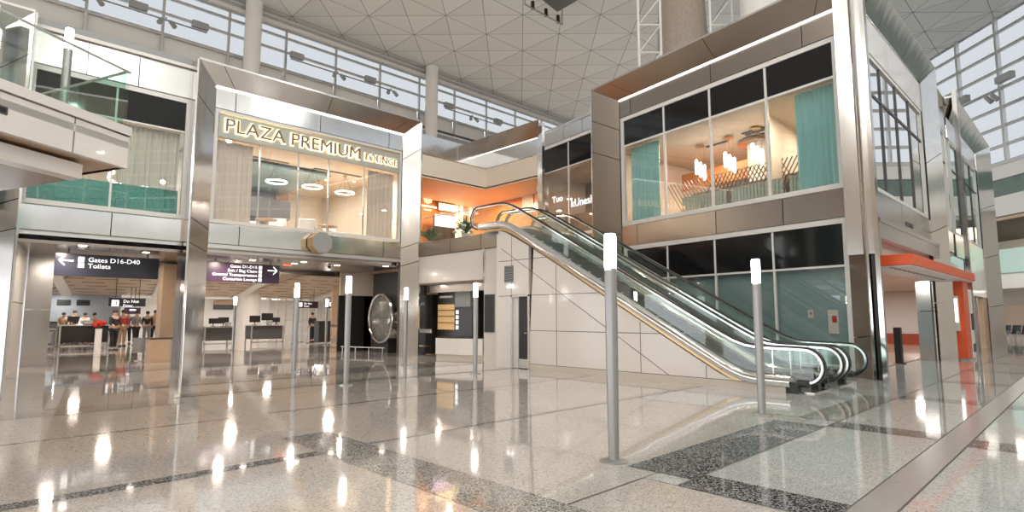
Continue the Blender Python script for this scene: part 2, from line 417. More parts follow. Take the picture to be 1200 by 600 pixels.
def flat(b, fr, s0, s1, z0, z1, seams, m, d=.0, th=.05):
    b.use(m); n = (fr(0,-1,0)-fr(0,0,0))
    us = [0]+[(x-s0)/(s1-s0) for x in seams]+[1]
    b.panels(fr(s0,d+th,z0), fr(s1,d+th,z0), fr(s1,d+th,z1), fr(s0,d+th,z1), us, [0,1], th=th, nrm=n)
    b.use('seam').box(min(s0,s1), max(s0,s1), d+th+.02, d+th+.04, z0, z1)
def win_frame(b, fr, s0, s1, z0, z1, w, d, muls=(), trans=(), mw=.05, dep=.12, m='frame_white', mm='frame_white'):
    b.use(m); lo, hi = min(s0,s1), max(s0,s1)
    b.box(lo, lo+w, d, d+dep, z0, z1).box(hi-w, hi, d, d+dep, z0, z1).box(lo+w, hi-w, d, d+dep, z0, z0+w).box(lo+w, hi-w, d, d+dep, z1-w, z1)
    b.use(mm)
    for x in muls: b.box(x-mw/2, x+mw/2, d+.02, d+dep-.02, z0+w, z1-w)
    for z in trans: b.box(lo+w, hi-w, d+.03, d+dep-.03, z-mw/2, z+mw/2)

# ---- left facade (plane Y = 18.8) : lounge portal
YF = 18.8
def FL(x, d, z): return Vector((x, YF+d, z))
portal(FL, 5.44, 12.33, 4.84, 12.95, 8.66, 9.22, .36, 'trim_2', [.085,.53,.93], [.395,.475,.88], mt='steel_bright', mtop='steel')
b = B(FL); flat(b, FL, 5.44, 12.33, 7.98, 8.6, [6.05, 8.9, 11.7], 'steel_bright'); flat(b, FL, 5.44, 12.33, 3.72, 4.33, [6.35, 11.55], 'steel_bright')
b.use('alu').box(5.44, 12.33, .0, .25, 3.58, 3.70).use('steel').box(5.44, 12.33, .3, .5, 3.45, 3.6)
struct(b.build('wall_lounge_front'))
# ---- left bay
portal(FL, -4.2, .42, -4.8, 1.02, 8.66, 9.22, .36, 'trim_3', [.3,.7], [.395,.475,.88])
b = B(FL); flat(b, FL, 1.04, 4.8, 8.05, 8.95, [2.2, 3.4], 'steel'); flat(b, FL, 1.04, 4.8, 3.70, 4.33, [3.0], 'steel_bright')
flat(b, FL, -4.2, .42, 7.98, 8.6, [-1], 'steel'); flat(b, FL, -4.2, .42, 3.70, 4.33, [-2], 'steel')
b.use('alu').box(1.04, 4.8, .1, .3, 3.58, 3.70).box(-4.2, .42, .1, .3, 3.58, 3.7)
b.use('white_plaster').box(1.04, 4.8, -.1, .5, 8.95, 9.05).use('grey').box(1.04, 4.8, .1, .5, 9.05, 9.3)
struct(b.build('wall_left_bay_front'))
w = struct(B(FL).build('window_3', 'frame_white')) if False else None
def window(name, fr, s0, s1, z0, z1, fw, d, muls, trans, glassm='glass_window', black_from=None, mw=.05, m='frame_white', mm='frame_white', glz=None):
    b = B(fr); win_frame(b, fr, s0, s1, z0, z1, fw, d, muls, trans, mw, m=m, mm=mm); w = struct(b.build(name))
    lo, hi = min(s0,s1)+fw, max(s0,s1)-fw
    top = black_from if black_from else z1-fw
    B(fr).use(glassm).box(lo, hi, d+.055, d+.065, z0+fw, top).build('glass_pane', None, w)
    if black_from: B(fr).use('black_glass').box(lo, hi, d+.05, d+.07, top+mw/2, z1-fw).build('spandrel_panel', None, w)
    return w
window('window_3', FL, 1.04, 4.8, 4.36, 8.02, .13, .02, [2.93], [7.0], black_from=7.0)
window('window_4', FL, 5.46, 12.31, 4.36, 7.96, .11, .02, [6.9, 8.2, 9.3, 10.7], [], mw=.025, mm='alu')
window('window_5', FL, -4.2, .42, 4.36, 8.0, .12, .02, [-2, -.8], [7.0], glassm='glass_green')

# ================================================================== LOUNGE (behind the sign)
b = B().use('cream_ceiling').box(5.3, 12.6, 18.95, 26, 7.15, 7.3)
b.use('seam').box(6.4, 8.6, 20.6, 20.75, 7.13, 7.16).box(9.6, 11.6, 20.6, 20.75, 7.13, 7.16)
struct(b.build('ceiling_lounge'))
struct(B().use('white_plaster').box(5.3, 12.6, 26, 26.2, 6.3, 7.2).use('bluegrey').box(5.3, 9.2, 25.9, 26.1, 4.1, 6.3).use('wood_panel').box(10.2, 10.8, 25.8, 26.1, 4.1, 7.1).use('bluegrey').box(9.2,10.2,25.9,26.1,4.1,7.1).use('cream_wall').box(10.6, 12.6, 25.9, 26.1, 4.1, 7.2).box(12.5, 12.6, 19, 26, 4.1, 7.2).use('sign_panel').box(5.3, 5.4, 19, 26, 4.1, 7.2).use('grey').box(6.2, 6.3, 25.8, 25.9, 4.1, 6.3).box(7.2, 7.3, 25.8, 25.9, 4.1, 6.3).box(8.2,8.3,25.8,25.9,4.1,6.3).box(5.3,9.2,25.8,25.9,5.3,5.36).build('wall_lounge_back'))  # reflected windows painted as bluegrey panes with grey bars
struct(B().use('teal_panel').box(5.5, 10.4, 20.9, 25.7, 6.98, 7.05).use('dark_grey').box(5.5,10.4,24.6,25.7,5.7,6.5).build('trim_4'))
struct(B().use('wood_panel').box(-5, 12.7, 18.9, 26.3, 4.0, 4.15).build('floor_lounge'))
# sign
sg = thing('lounge_sign', 'long grey fascia sign with warm backlit letters reading PLAZA PREMIUM LOUNGE above the large window', 'sign', (8.85, 18.75, 7.05))
b = B(FL).use('sign_panel').box(5.58, 12.2, -.02, .04, 7.06, 7.86); b.use('gold_trim').box(5.58, 12.2, -.03, .0, 7.80, 7.86); b.build('sign_board', None, sg)
def letters(txt, x0, x1, zb, size):
    me = text_geo(txt, size); wd = max(v.co.x for v in me.vertices); bpy.data.meshes.remove(me)
    sx = (x1-x0)/wd; x = x0
    for i, ch in enumerate(txt):
        if ch == ' ': continue
        pre = text_geo(txt[:i+1], size); w1 = max(v.co.x for v in pre.vertices); bpy.data.meshes.remove(pre)
        g = text_geo(ch, size); w0 = max(v.co.x for v in g.vertices); bpy.data.meshes.remove(g)
        xx = x0+(w1-w0)*sx
        l = text(ch, size, (xx, YF-.10, zb), (1,0,0), (0,0,1), 'letter_face', .02, sg, 'letter', sx=sx)
        text(ch, size, (xx, YF-.045, zb), (1,0,0), (0,0,1), 'halo', .012, l, 'backlight', off=.028 if size > .3 else .016, sx=sx)
letters('PLAZA PREMIUM', 5.72, 10.42, 7.26, .60)
letters('LOUNGE', 10.62, 12.02, 7.29, .36)
for l in [o for o in sg.children if o.name.startswith('letter')]: pass
# curtains
def curtain(name, fr, s0, s1, d, z0, z1, m, label, group=None, amp=.05, wl=.17):
    b = B(fr).use(m); n = max(8, int(abs(s1-s0)/wl*8)); r0 = []; r1 = []; q0 = []; q1 = []
    for i in range(n+1):
        s = s0+(s1-s0)*i/n; dd = d+amp*sin(2*pi*s/wl)+amp*.4*sin(2*pi*s/(wl*2.7))
        r0.append(b.bm.verts.new(fr(s,dd,z0))); r1.append(b.bm.verts.new(fr(s,dd,z1)))
        q0.append(b.bm.verts.new(fr(s,dd+.015,z0))); q1.append(b.bm.verts.new(fr(s,dd+.015,z1)))
    for i in range(n): b.face([r0[i],r0[i+1],r1[i+1],r1[i]]); b.face([q0[i],q1[i],q1[i+1],q0[i+1]]); b.face([r0[i],q0[i],q0[i+1],r0[i+1]]); b.face([r1[i],r1[i+1],q1[i+1],q1[i]])
    return tag(b.build(name, None, None, True), label, 'curtain', group)
curtain('window_curtain', FL, 5.62, 6.75, .35, 4.5, 7.05, 'beige_curtain', 'beige curtain at the left end of the lounge window under the big sign')
curtain('window_curtain', FL, 11.0, 12.15, .35, 4.5, 7.05, 'beige_curtain', 'beige curtain at the right end of the lounge window under the word LOUNGE')
curtain('window_curtain', FL, 3.05, 4.62, .35, 5.25, 7.0, 'sheer', 'sheer pale green curtain in the far left upstairs window', wl=.13)
tag(B(FL).use('mosaic_teal').box(1.2, 4.7, .55, .7, 4.3, 5.28).build('mosaic_parapet'), 'low teal mosaic wall along the bottom of the far left upstairs window', 'low wall')
struct(B(FL).use('cream_wall').box(-4, 4.7, 6, 6.2, 4.1, 7.2).use('cream_ceiling').box(-4, 4.75, .2, 6.1, 7.15, 7.3).use('teal_panel').box(-4, .3, .9, 1.0, 4.1, 7.1).build('wall_left_bay_back'))
# ring chandeliers
def chandelier(px, py, z, r, label, ztop):
    p = G(px, py, z); t = thing('ring_chandelier', label, 'lamp', (p.x, p.y, z), 'ring chandeliers in the lounge')
    B().use('tube_white').torus(p, (0,0,1), r, .025, n=24, m=6).build('light_ring', None, t, True)
    b = B().use('black')
    for k in range(3): a = 2*pi*k/3; b.cyl(p+Vector((r*cos(a), r*sin(a), 0)), (p.x, p.y, ztop), .006, n=5)
    b.build('hanging_wire', None, t); B().use('brass').cyl((p.x,p.y,ztop-.03), (p.x,p.y,ztop), .09, n=16).build('ceiling_rose', None, t)
chandelier(324, 213, 6.45, .36, 'oval glowing ring chandelier, leftmost of the three behind the lounge sign window', 7.15)
chandelier(366, 219, 6.45, .36, 'oval glowing ring chandelier, middle of the three behind the lounge sign window', 7.15)
chandelier(404, 226, 6.45, .36, 'oval glowing ring chandelier, rightmost of the three behind the lounge sign window', 7.15)
# second kind: cogged ring light on the left bay
p = onY(136, 208, 20.2); t = thing('wall_ring_light', 'round white scalloped ring light in the far left upstairs window', 'lamp', p)
B().use('tube_white').torus(p, (0,-1,0), .17, .05, n=10, m=6).build('light_ring', None, t); B().use('brass').cyl(p+Vector((0,.02,0)), p+Vector((0,.08,0)), .1, n=16).build('bracket', None, t)
B().use('brass').cyl(p+Vector((0,.05,0)), (p.x,p.y+.05,7.15), .012, n=6).build('stem', None, t)
def spots(pts, z, nm, label, group, r=.06):
    for k, (px, py) in enumerate(pts):
        q = G(px, py, z); t = thing(nm, label[k] if isinstance(label, list) else label, 'light', q, group)
        B().use('white_metal').cyl(q, (q.x,q.y,z+.02), r*1.3, n=14).build('trim_ring', None, t)
        B().use('down').cyl((q.x,q.y,z-.008), q, r, n=14).build('lens', None, t)
spots([(352,202),(382,211),(415,213)], 7.15, 'ceiling_downlight', ['small bright downlight in the lounge ceiling, %s of three under the sign' % w_ for w_ in ('leftmost', 'middle', 'rightmost')], 'lounge downlights', .05)
# lounge furniture
def armchair(x, y, z, rz, label, group, m='cloth_white', src=[]):
    if not src:
        t = thing('lounge_chair', label, 'chair', (0,0,0), group)
        B().use(m).box(-.3,.3,-.3,.3,.3,.46).build('seat', None, t, bevel=.04)
        B().use(m).box(-.3,.3,.22,.34,.42,.95).build('backrest', None, t, bevel=.04)
        for sx in (-1,1): B().use(m).box(sx*.3-.05,sx*.3+.05,-.28,.3,.3,.66).build('armrest', None, t, bevel=.03)
        for sx in (-1,1):
            for sy in (-1,1): B().use('brass').cyl((sx*.25,sy*.25,0),(sx*.23,sy*.23,.3),.018,n=8).build('leg', None, t)
        src.append(t); t.location = (x,y,z); t.rotation_euler = (0,0,rz)
    else: t = dup(src[0], (x,y,z), label, rz)
    return t
for k, (x, y, rz) in enumerate(((7.1,20.4,.4),(8.3,20.8,-.5),(9.4,20.6,2.6),(10.6,20.9,.2))):
    armchair(x, y, 4.15, rz, 'white lounge chair behind the lounge window, %s of four' % ('first from the left','second from the left','third from the left','last on the right')[k], 'white lounge chairs')
for k, (x, y) in enumerate(((7.7,20.2),(10.0,20.2))):
    t = thing('cafe_table', 'round wooden cafe table between white chairs in the %s half of the lounge window' % ('left','right')[k], 'table', (x,y,4.15), 'cafe tables in the lounge')
    B().use('wood_panel').cyl((x,y,4.85),(x,y,4.88),.36,n=24).build('tabletop', None, t); B().use('brass').cyl((x,y,4.15),(x,y,4.85),.03,n=10).build('pedestal', None, t)
    B().use('brass').cyl((x,y,4.15),(x,y,4.17),.22,n=20).build('base', None, t)
# octagonal disc on the beam
c = onY(378, 284, 18.35); oc = thing('octagonal_speaker', 'grey octagonal panel fixed to the steel beam below the lounge window', 'speaker', (c.x, 18.8, c.z))
def ngon(c, ax, r, n, th, m, nm, par, rot=pi/8, a=(1,0,0), u=(0,0,1)):
    a = Vector(a); u = Vector(u); pts = [c+a*r*cos(rot+2*pi*k/n)+u*r*sin(rot+2*pi*k/n) for k in range(n)]
    return B().use(m).slab(pts, Vector(ax)*th).build(nm, None, par)
ngon(c, (0,1,0), .38, 8, .4, 'gold_trim', 'housing', oc); ngon(c+Vector((0,-.012,0)), (0,1,0), .36, 8, .02, 'grey', 'grille', oc)  # gold reflection on the housing side put into its colour

# ================================================================== BUILDING A (right, slanted shop front)
portal(FA, 7.98, -.02, 9.0, -.62, 9.66, 10.3, .47, 'trim_5', [.1,.54,.93], [.10,.38,.465,.76,.88], mt='steel_warm', mtop='steel_warm')
b = B(FA); flat(b, FA, 7.98, -.02, 8.97, 9.6, [7.4, 3.9, .9], 'steel_warm'); flat(b, FA, 7.98, -.02, 4.06, 4.8, [7.2, 3.9, 1.7], 'steel_warm')
struct(b.build('wall_shop_front'))
window('window_6', FA, 7.96, 0, 4.82, 8.95, .14, .02, [5.9, 4.02, 2.08], [7.85], black_from=7.85, mw=.07)
window('window_7', FA, 7.9, 0, .12, 4.04, .14, .02, [5.9, 4.02, 2.08], [2.8], black_from=2.8, mw=.055)
struct(B(FA).use('teal_panel').box(.1, 7.9, .25, .3, .1, 2.8).use('black').box(-.1,8,1.4,1.5,2.8,4.1).use('steel_warm').box(0,8,.0,.2,0,.12).build('wall_shop_hoarding'))
for px, py, w_, h_, lab in ((977,377,.26,.62,'white and red framed notice on the teal shop hoarding behind the escalator ends'),(950.5,368,.14,.22,'small pale notice on the teal hoarding, left of the red and white one')):
    s_, z_ = onA(px, py, .24); t = thing('notice_board', lab, 'notice', FA(s_,.22,z_-h_/2))
    B(FA).use('white_plaster').box(s_-w_/2,s_+w_/2,.215,.245,z_-h_/2,z_+h_/2).build('board', None, t)
    B(FA).use('red' if w_ > .2 else 'grey').box(s_-w_/2+.03,s_+.02,.205,.214,z_-.02,z_+h_/4).build('printed_panel', None, t)
# interior of the upper room
struct(B(FA).use('cream_ceiling').slab([FA(.1,.2,7.87),FA(13.4,.2,7.87),FA(13.4,9,7.87),FA(1.75,9,7.87)],(0,0,.1)).use('seam').box(3.2,4.4,2.3,2.42,7.82,7.86).box(3.2,4.4,2.52,2.64,7.82,7.86).box(5.2,6.1,2.6,2.7,7.82,7.86).build('ceiling_shop'))
struct(B(FA).use('cream_wall').box(1.7, 13.4, 8.8, 9, 4.76, 7.85).box(13.3,13.4,.2,8.8,4.76,7.85).use('bluegrey').box(8.72,13.3,3,3.1,4.76,7.85).use('black').box(10.0,12.2,2.9,2.99,5.6,7.0).use('cream_wall').use('wood_orange').box(4.2, 8.6, 4.3, 4.4, 6.8, 7.5).use('cream_wall').box(8.6,8.7,.2,8.8,4.76,7.85).slab([FA(.12,.2,4.76),FA(.17,.2,4.76),FA(1.75,8.9,4.76),FA(1.7,8.9,4.76)],(0,0,3.09)).build('wall_shop_back'))
struct(B(FA).use('wood_floor').slab([FA(.1,.15,4.6),FA(13.4,.15,4.6),FA(13.4,9,4.6),FA(1.75,9,4.6)],(0,0,.15)).build('floor_shop'))
b = B(FA).use('lattice_grey')
for k in range(30):
    s_ = 1.9+k*.16
    for sg_ in (1,-1): b.slab([FA(s_,2.2,4.76), FA(s_+.022,2.2,4.76), FA(s_+.022+sg_*1.1,2.2,6.6), FA(s_+sg_*1.1,2.2,6.6)], FA(0,.04,0)-FA(0,0,0))
b.use('mosaic_grey').box(.6,6.6,2.4,2.45,4.76,6.1)
tag(b.build('lattice_screen'), 'dark diamond lattice screen along the back of the upstairs room with pendant lamps', 'screen')
for k, (s0_, s1_) in enumerate(((.75,2.3),(2.4,4.3),(4.4,6.3))):
    t = thing('banquette', 'grey green banquette behind the upstairs window, %s' % ('below the column on the right','in the middle of the row','leftmost of the three')[k], 'banquette', FA(s0_,1.2,4.75), 'upholstered banquettes')
    bb = B(FA).use('banquette'); n_ = int((s1_-s0_)/.12)
    for i in range(n_): bb.cyl(FA(s0_+.06+i*.12,1.3,4.85), FA(s0_+.06+i*.12,1.3,5.72), .06, n=8)
    bb.build('backrest', None, t); B(FA).use('banquette').box(s0_,s1_,.65,1.25,4.75,5.1).build('seat', None, t); B(FA).use('brass').box(s0_,s1_,1.36,1.4,5.70,5.76).build('top_rail', None, t)
cp = G(892, 164, 7.85); col = thing('shop_column', 'cream round column with brass collar behind the upstairs window', 'column', (cp.x,cp.y,4.75))
B().use('cream_wall').cyl((cp.x,cp.y,4.75),(cp.x,cp.y,7.84),.48,n=32).build('shaft', None, col, True); B().use('brass').cyl((cp.x,cp.y,7.7),(cp.x,cp.y,7.8),.78,n=32).build('collar', None, col, True)
curtain('window_curtain', FA, 6.45, 7.78, .4, 4.98, 7.82, 'teal_curtain', 'teal curtain at the left end of the upstairs window with three pendant lamps', wl=.15)
curtain('window_curtain', FA, .2, 1.42, .4, 4.98, 7.82, 'teal_curtain', 'teal curtain at the right corner of the upstairs window beside the steel pier', wl=.15)
def pendant(px, py, label):
    p = G(px, py, 7.83); t = thing('pendant_lamp', label, 'lamp', (p.x,p.y,p.z), 'looped tube pendant lamps')
    B().use('brass').cyl((p.x,p.y,7.79),p,.16,n=24).build('ceiling_rose', None, t, True)
    for k in range(3):
        o_ = FA(0,0,0); c_ = p+(FA((k-1)*-.13, (k-1)*.06, 0)-o_); zt = 7.25-.12*k; zb = zt-.42; w_ = .055
        ax = (FA(1,.3,0)-o_).normalized(); path = []
        for i in range(9): a = pi*i/8; path.append(Vector((c_.x,c_.y,zt))+ax*w_*cos(a)+Vector((0,0,w_*sin(a))))
        for i in range(9): a = pi+pi*i/8; path.append(Vector((c_.x,c_.y,zb))+ax*w_*cos(a)+Vector((0,0,w_*sin(a))))
        B().use('tube_white').sweep(path, [(.022*cos(2*pi*j/8), .022*sin(2*pi*j/8)) for j in range(8)], ax.cross(Vector((0,0,1))), closed=True).build('light_tube', None, t, True)
        B().use('brass').cyl((c_.x,c_.y,zt+w_),(c_.x,c_.y,7.8),.006,n=6).build('hanging_wire', None, t)
pendant(820, 171, 'looped glowing tube pendant, leftmost of three in the large upstairs window')
pendant(854, 161, 'looped glowing tube pendant, middle of three in the large upstairs window')
pendant(886, 150, 'looped glowing tube pendant in front of the column in the large upstairs window')
# bay B, left of the pier
b = B(FA); flat(b, FA, 12.98, 9.05, 9.02, 9.6, [11.3, 10.1], 'steel'); flat(b, FA, 12.98, 9.05, 4.05, 4.75, [11.0], 'steel_warm')
b.use('steel').box(9.05, 13.0, -.05, .6, 9.6, 9.68).use('polished').box(12.98, 13.25, -.1, .5, 4.0, 9.6)
struct(b.build('wall_side_bay_front'))
window('window_8', FA, 12.96, 9.1, 4.78, 9.0, .13, .02, [11.05], [7.8], black_from=7.8, mw=.05)
t = thing('window_lettering', 'white lettering on the glass beside the steel pier above the escalators', 'sign', FA(10.9,0,6.0))
sT, zT = onA(647,238,-.02); sK, zK = onA(669,243,-.02)
text('Tuo', .36, FA(sT,-.01,zT), FA(-1,0,0)-FA(0,0,0), (0,0,1), 'sign_text', .004, t, 'lettering', sx=1.2)
text('kUnesh', .46, FA(sK,-.01,zK), FA(-1,0,0)-FA(0,0,0), (0,0,1), 'sign_text', .004, t, 'lettering', sx=1.0)
tag(B(FA).use('mosaic_grey').box(9.2, 12.7, 1.2, 1.35, 4.76, 6.0).build('mosaic_counter'), 'black and white mosaic counter behind the lettered glass above the escalators', 'counter')
t = thing('dome_pendant', 'pale shallow dome lamp hanging behind the lettered glass', 'lamp', FA(10.4,2.0,7.3))
B().use('white_plaster').lathe([(.5,0),(.47,.08),(.3,.2),(.06,.27)], FA(10.4,2.0,7.0), 28).build('lamp_shade', None, t, True); B().use('brass').cyl(FA(10.4,2,7.25), FA(10.4,2,7.85), .01, n=6).build('hanging_rod', None, t)
# ---- side facade (plane Y = 3.92, seen at a grazing angle)
YS = 3.92
def FS(x, d, z): return Vector((x, YS+d, z))
portal(FS, 17.1, 23.95, 16.35, 24.5, 9.7, 10.3, .38, 'trim_6', [.2,.6,.93], [.2,.45,.7], mt='steel_bright', mtop='steel_bright', left=False, led=False)
b = B(FS); flat(b, FS, 16.3, 23.95, 8.66, 9.68, [19.5, 22.6], 'white_panel'); flat(b, FS, 16.3, 23.95, 3.95, 4.8, [19.9], 'steel')
b.use('steel').box(16.3, 23.95, -.2, .1, 3.45, 3.85).use('polished').box(16.3,23.95,-.22,.05,3.85,3.95)
b.use('white_panel').box(16.3, 23.95, .1, .2, 2.9, 3.5).use('dark_grey').box(20.3,20.7,-.02,.02,4.2,4.32).box(20.85,21.2,-.02,.02,4.2,4.32)
struct(b.build('wall_side_front'))
window('window_9', FS, 16.9, 23.9, 4.83, 8.64, .10, .02, [18.6, 20.4, 22.1], [7.55], glassm='glass_side', mw=.08, m='white_metal', mm='dark_grey')
struct(B(FS).use('mosaic_grey').box(17.8, 23.9, 1.0, 1.1, 4.8, 6.0).use('cream_wall').box(18.0,35,3,3.1,4.8,9).build('wall_side_room'))
# corner channel between the two fronts
struct(B().use('polished').box(15.72, 15.78, 3.6, 3.7, 0, 10.3).box(15.9,15.96,3.62,3.70,0,10.3).use('black').box(15.79, 15.9, 3.63, 3.8, 0, 10.3).use('steel').box(15.78,16.4,3.7,4.3,3.0,10.2).build('trim_7'))
# second bay and third portal
x2a, x2b = onY(1101,200,YS).x, onY(1115,200,YS).x
b = B(FS); flat(b, FS, 24.5, 28.3, 8.9, 10.0, [26.5], 'steel'); flat(b, FS, 24.5, 28.3, 4.0, 4.8, [26.5], 'steel'); b.use('steel').box(24.5,28.3,-.1,.1,3.0,3.5)
b.use('steel').box(24.5,28.3,-.2,.6,10.0,10.06)
struct(b.build('wall_side_second_bay'))
window('window_10', FS, 24.6, 28.2, 4.83, 8.9, .1, .02, [25.8, 27.0], [7.6], glassm='glass_side', m='white_metal', mm='dark_grey')
b = B(FS).use('polished').box(28.35,28.42,-.45,-.3,0,10.6).box(28.5,28.6,-.45,-.3,0,10.6).use('black').box(28.42,28.5,-.4,-.3,0,10.6)
struct(b.build('trim_8'))
portal(FS, 29.4, 36.5, 28.6, 38.6, 9.7, 10.4, .38, 'trim_9', [.35,.7,.93], [.2,.45,.7], mt='steel_bright', mtop='steel_bright', left=False, led=False)
b = B(FS); flat(b, FS, 28.8, 36.5, 8.8, 9.68, [32, 34.6], 'steel'); flat(b, FS, 28.8, 36.5, 3.9, 4.8, [32], 'steel'); flat(b, FS, 31, 36.5, 2.4, 3.9, [33.5], 'white_panel')
struct(b.build('wall_side_third_bay'))
window('window_11', FS, 29.2, 36.4, 4.83, 8.8, .1, .02, [31, 32.8, 34.6], [7.6], glassm='glass_green', m='white_metal', mm='dark_grey')
# ground floor shop under the side windows
t = thing('shop_canopy', 'flat orange canopy projecting over the shop opening on the right building', 'canopy', (16.4, 3.1, 2.72))
B().use('orange').box(16.4, 26.0, 3.08, 4.2, 2.74, 3.0).build('fascia', None, t)
B().use('white_metal').box(16.45, 26.0, 3.12, 4.2, 2.70, 2.735).build('soffit', None, t)
b = B().use('seam')
for k in range(14): b.box(16.6+k*.5, 16.75+k*.5, 3.5, 3.62, 2.69, 2.70)
b.build('vent_slot', None, t)
struct(B().use('wood_floor').slab([(17.2,4.6,0.001),(38,4.6,.001),(38,18,.001),(19.8,18,.001)],(0,0,.02)).build('floor_side_shop'))
struct(B().use('white_plaster').box(38, 38.2, 4.5, 18, 0, 3.4).use('bench_red').box(37.6,38,4.6,18,.0,.55).use('white_metal').slab([(17.2,4.3,2.9),(38,4.3,2.9),(38,18,2.9),(19.8,18,2.9)],(0,0,.1)).build('wall_side_shop_back'))
j0 = Vector((24.0, 4.02, 0)); 
struct(B().use('steel').panels((24.1,4.5,0),(23.98,4.0,0),(23.98,4.0,2.7),(24.1,4.5,2.7),[0,1],[0,.62,1]).use('steel').panels((23.98,4.0,0),(24.5,3.56,0),(24.5,3.56,2.75),(23.98,4.0,2.75),[0,1],[0,.3,.65,1]).use('seam').box(24.15,24.6,4.1,4.45,0,2.7).build('wall_side_pier'))
t = thing('sensor_post', 'short black security post at the shop opening beside the steel pier', 'post', (21.6,4.6,0))
B().use('black').box(21.5,21.7,4.5,4.7,.03,1.15).build('housing', None, t, bevel=.02); B().use('dark_grey').box(21.45,21.75,4.45,4.75,0,.03).build('base_plate', None, t)
t = thing('orange_column', 'tall orange panel column at the far end of the orange canopy', 'column', (25.0,3.4,0))
B().use('orange').box(24.9,25.9,3.3,3.9,0,2.74).build('panel', None, t); B().use('steel').box(24.85,25.95,3.25,3.95,0,.06).build('base_plate', None, t)
t = thing('lit_display', 'lit white display panel mounted on the left face of the orange column', 'display', (24.8,3.6,1.2))
B().use('white_plaster').box(24.78,24.895,3.45,3.8,1.0,2.2).build('housing', None, t); B().use('led_line').box(24.76,24.78,3.48,3.77,1.3,2.1).build('screen', None, t)
t = thing('ticket_machine', 'white upright machine with dark screen beyond the orange column', 'machine', (27.1,3.6,0))
B().use('white_metal').box(26.8,27.5,3.4,3.9,0,2.5).build('cabinet', None, t, bevel=.02); B().use('black').box(26.9,27.4,3.38,3.4,1.0,1.6).build('screen', None, t); B().use('dark_grey').box(26.9,27.4,3.38,3.4,.2,.5).build('lower_panel', None, t)
b = B()
for k in range(5): b.use('polished').box(29+k*1.2,29.12+k*1.2,4.0,4.3,0,2.5).use('black_glass').box(29.12+k*1.2,30.2+k*1.2,4.2,4.22,0,2.5)
b.use('steel').box(28.8,36.5,4.0,4.3,2.4,2.6)
struct(b.build('door_1'))
struct(B().use('wood_panel').box(35.2,36.6,3.95,4.3,0,2.5).build('wall_side_far'))

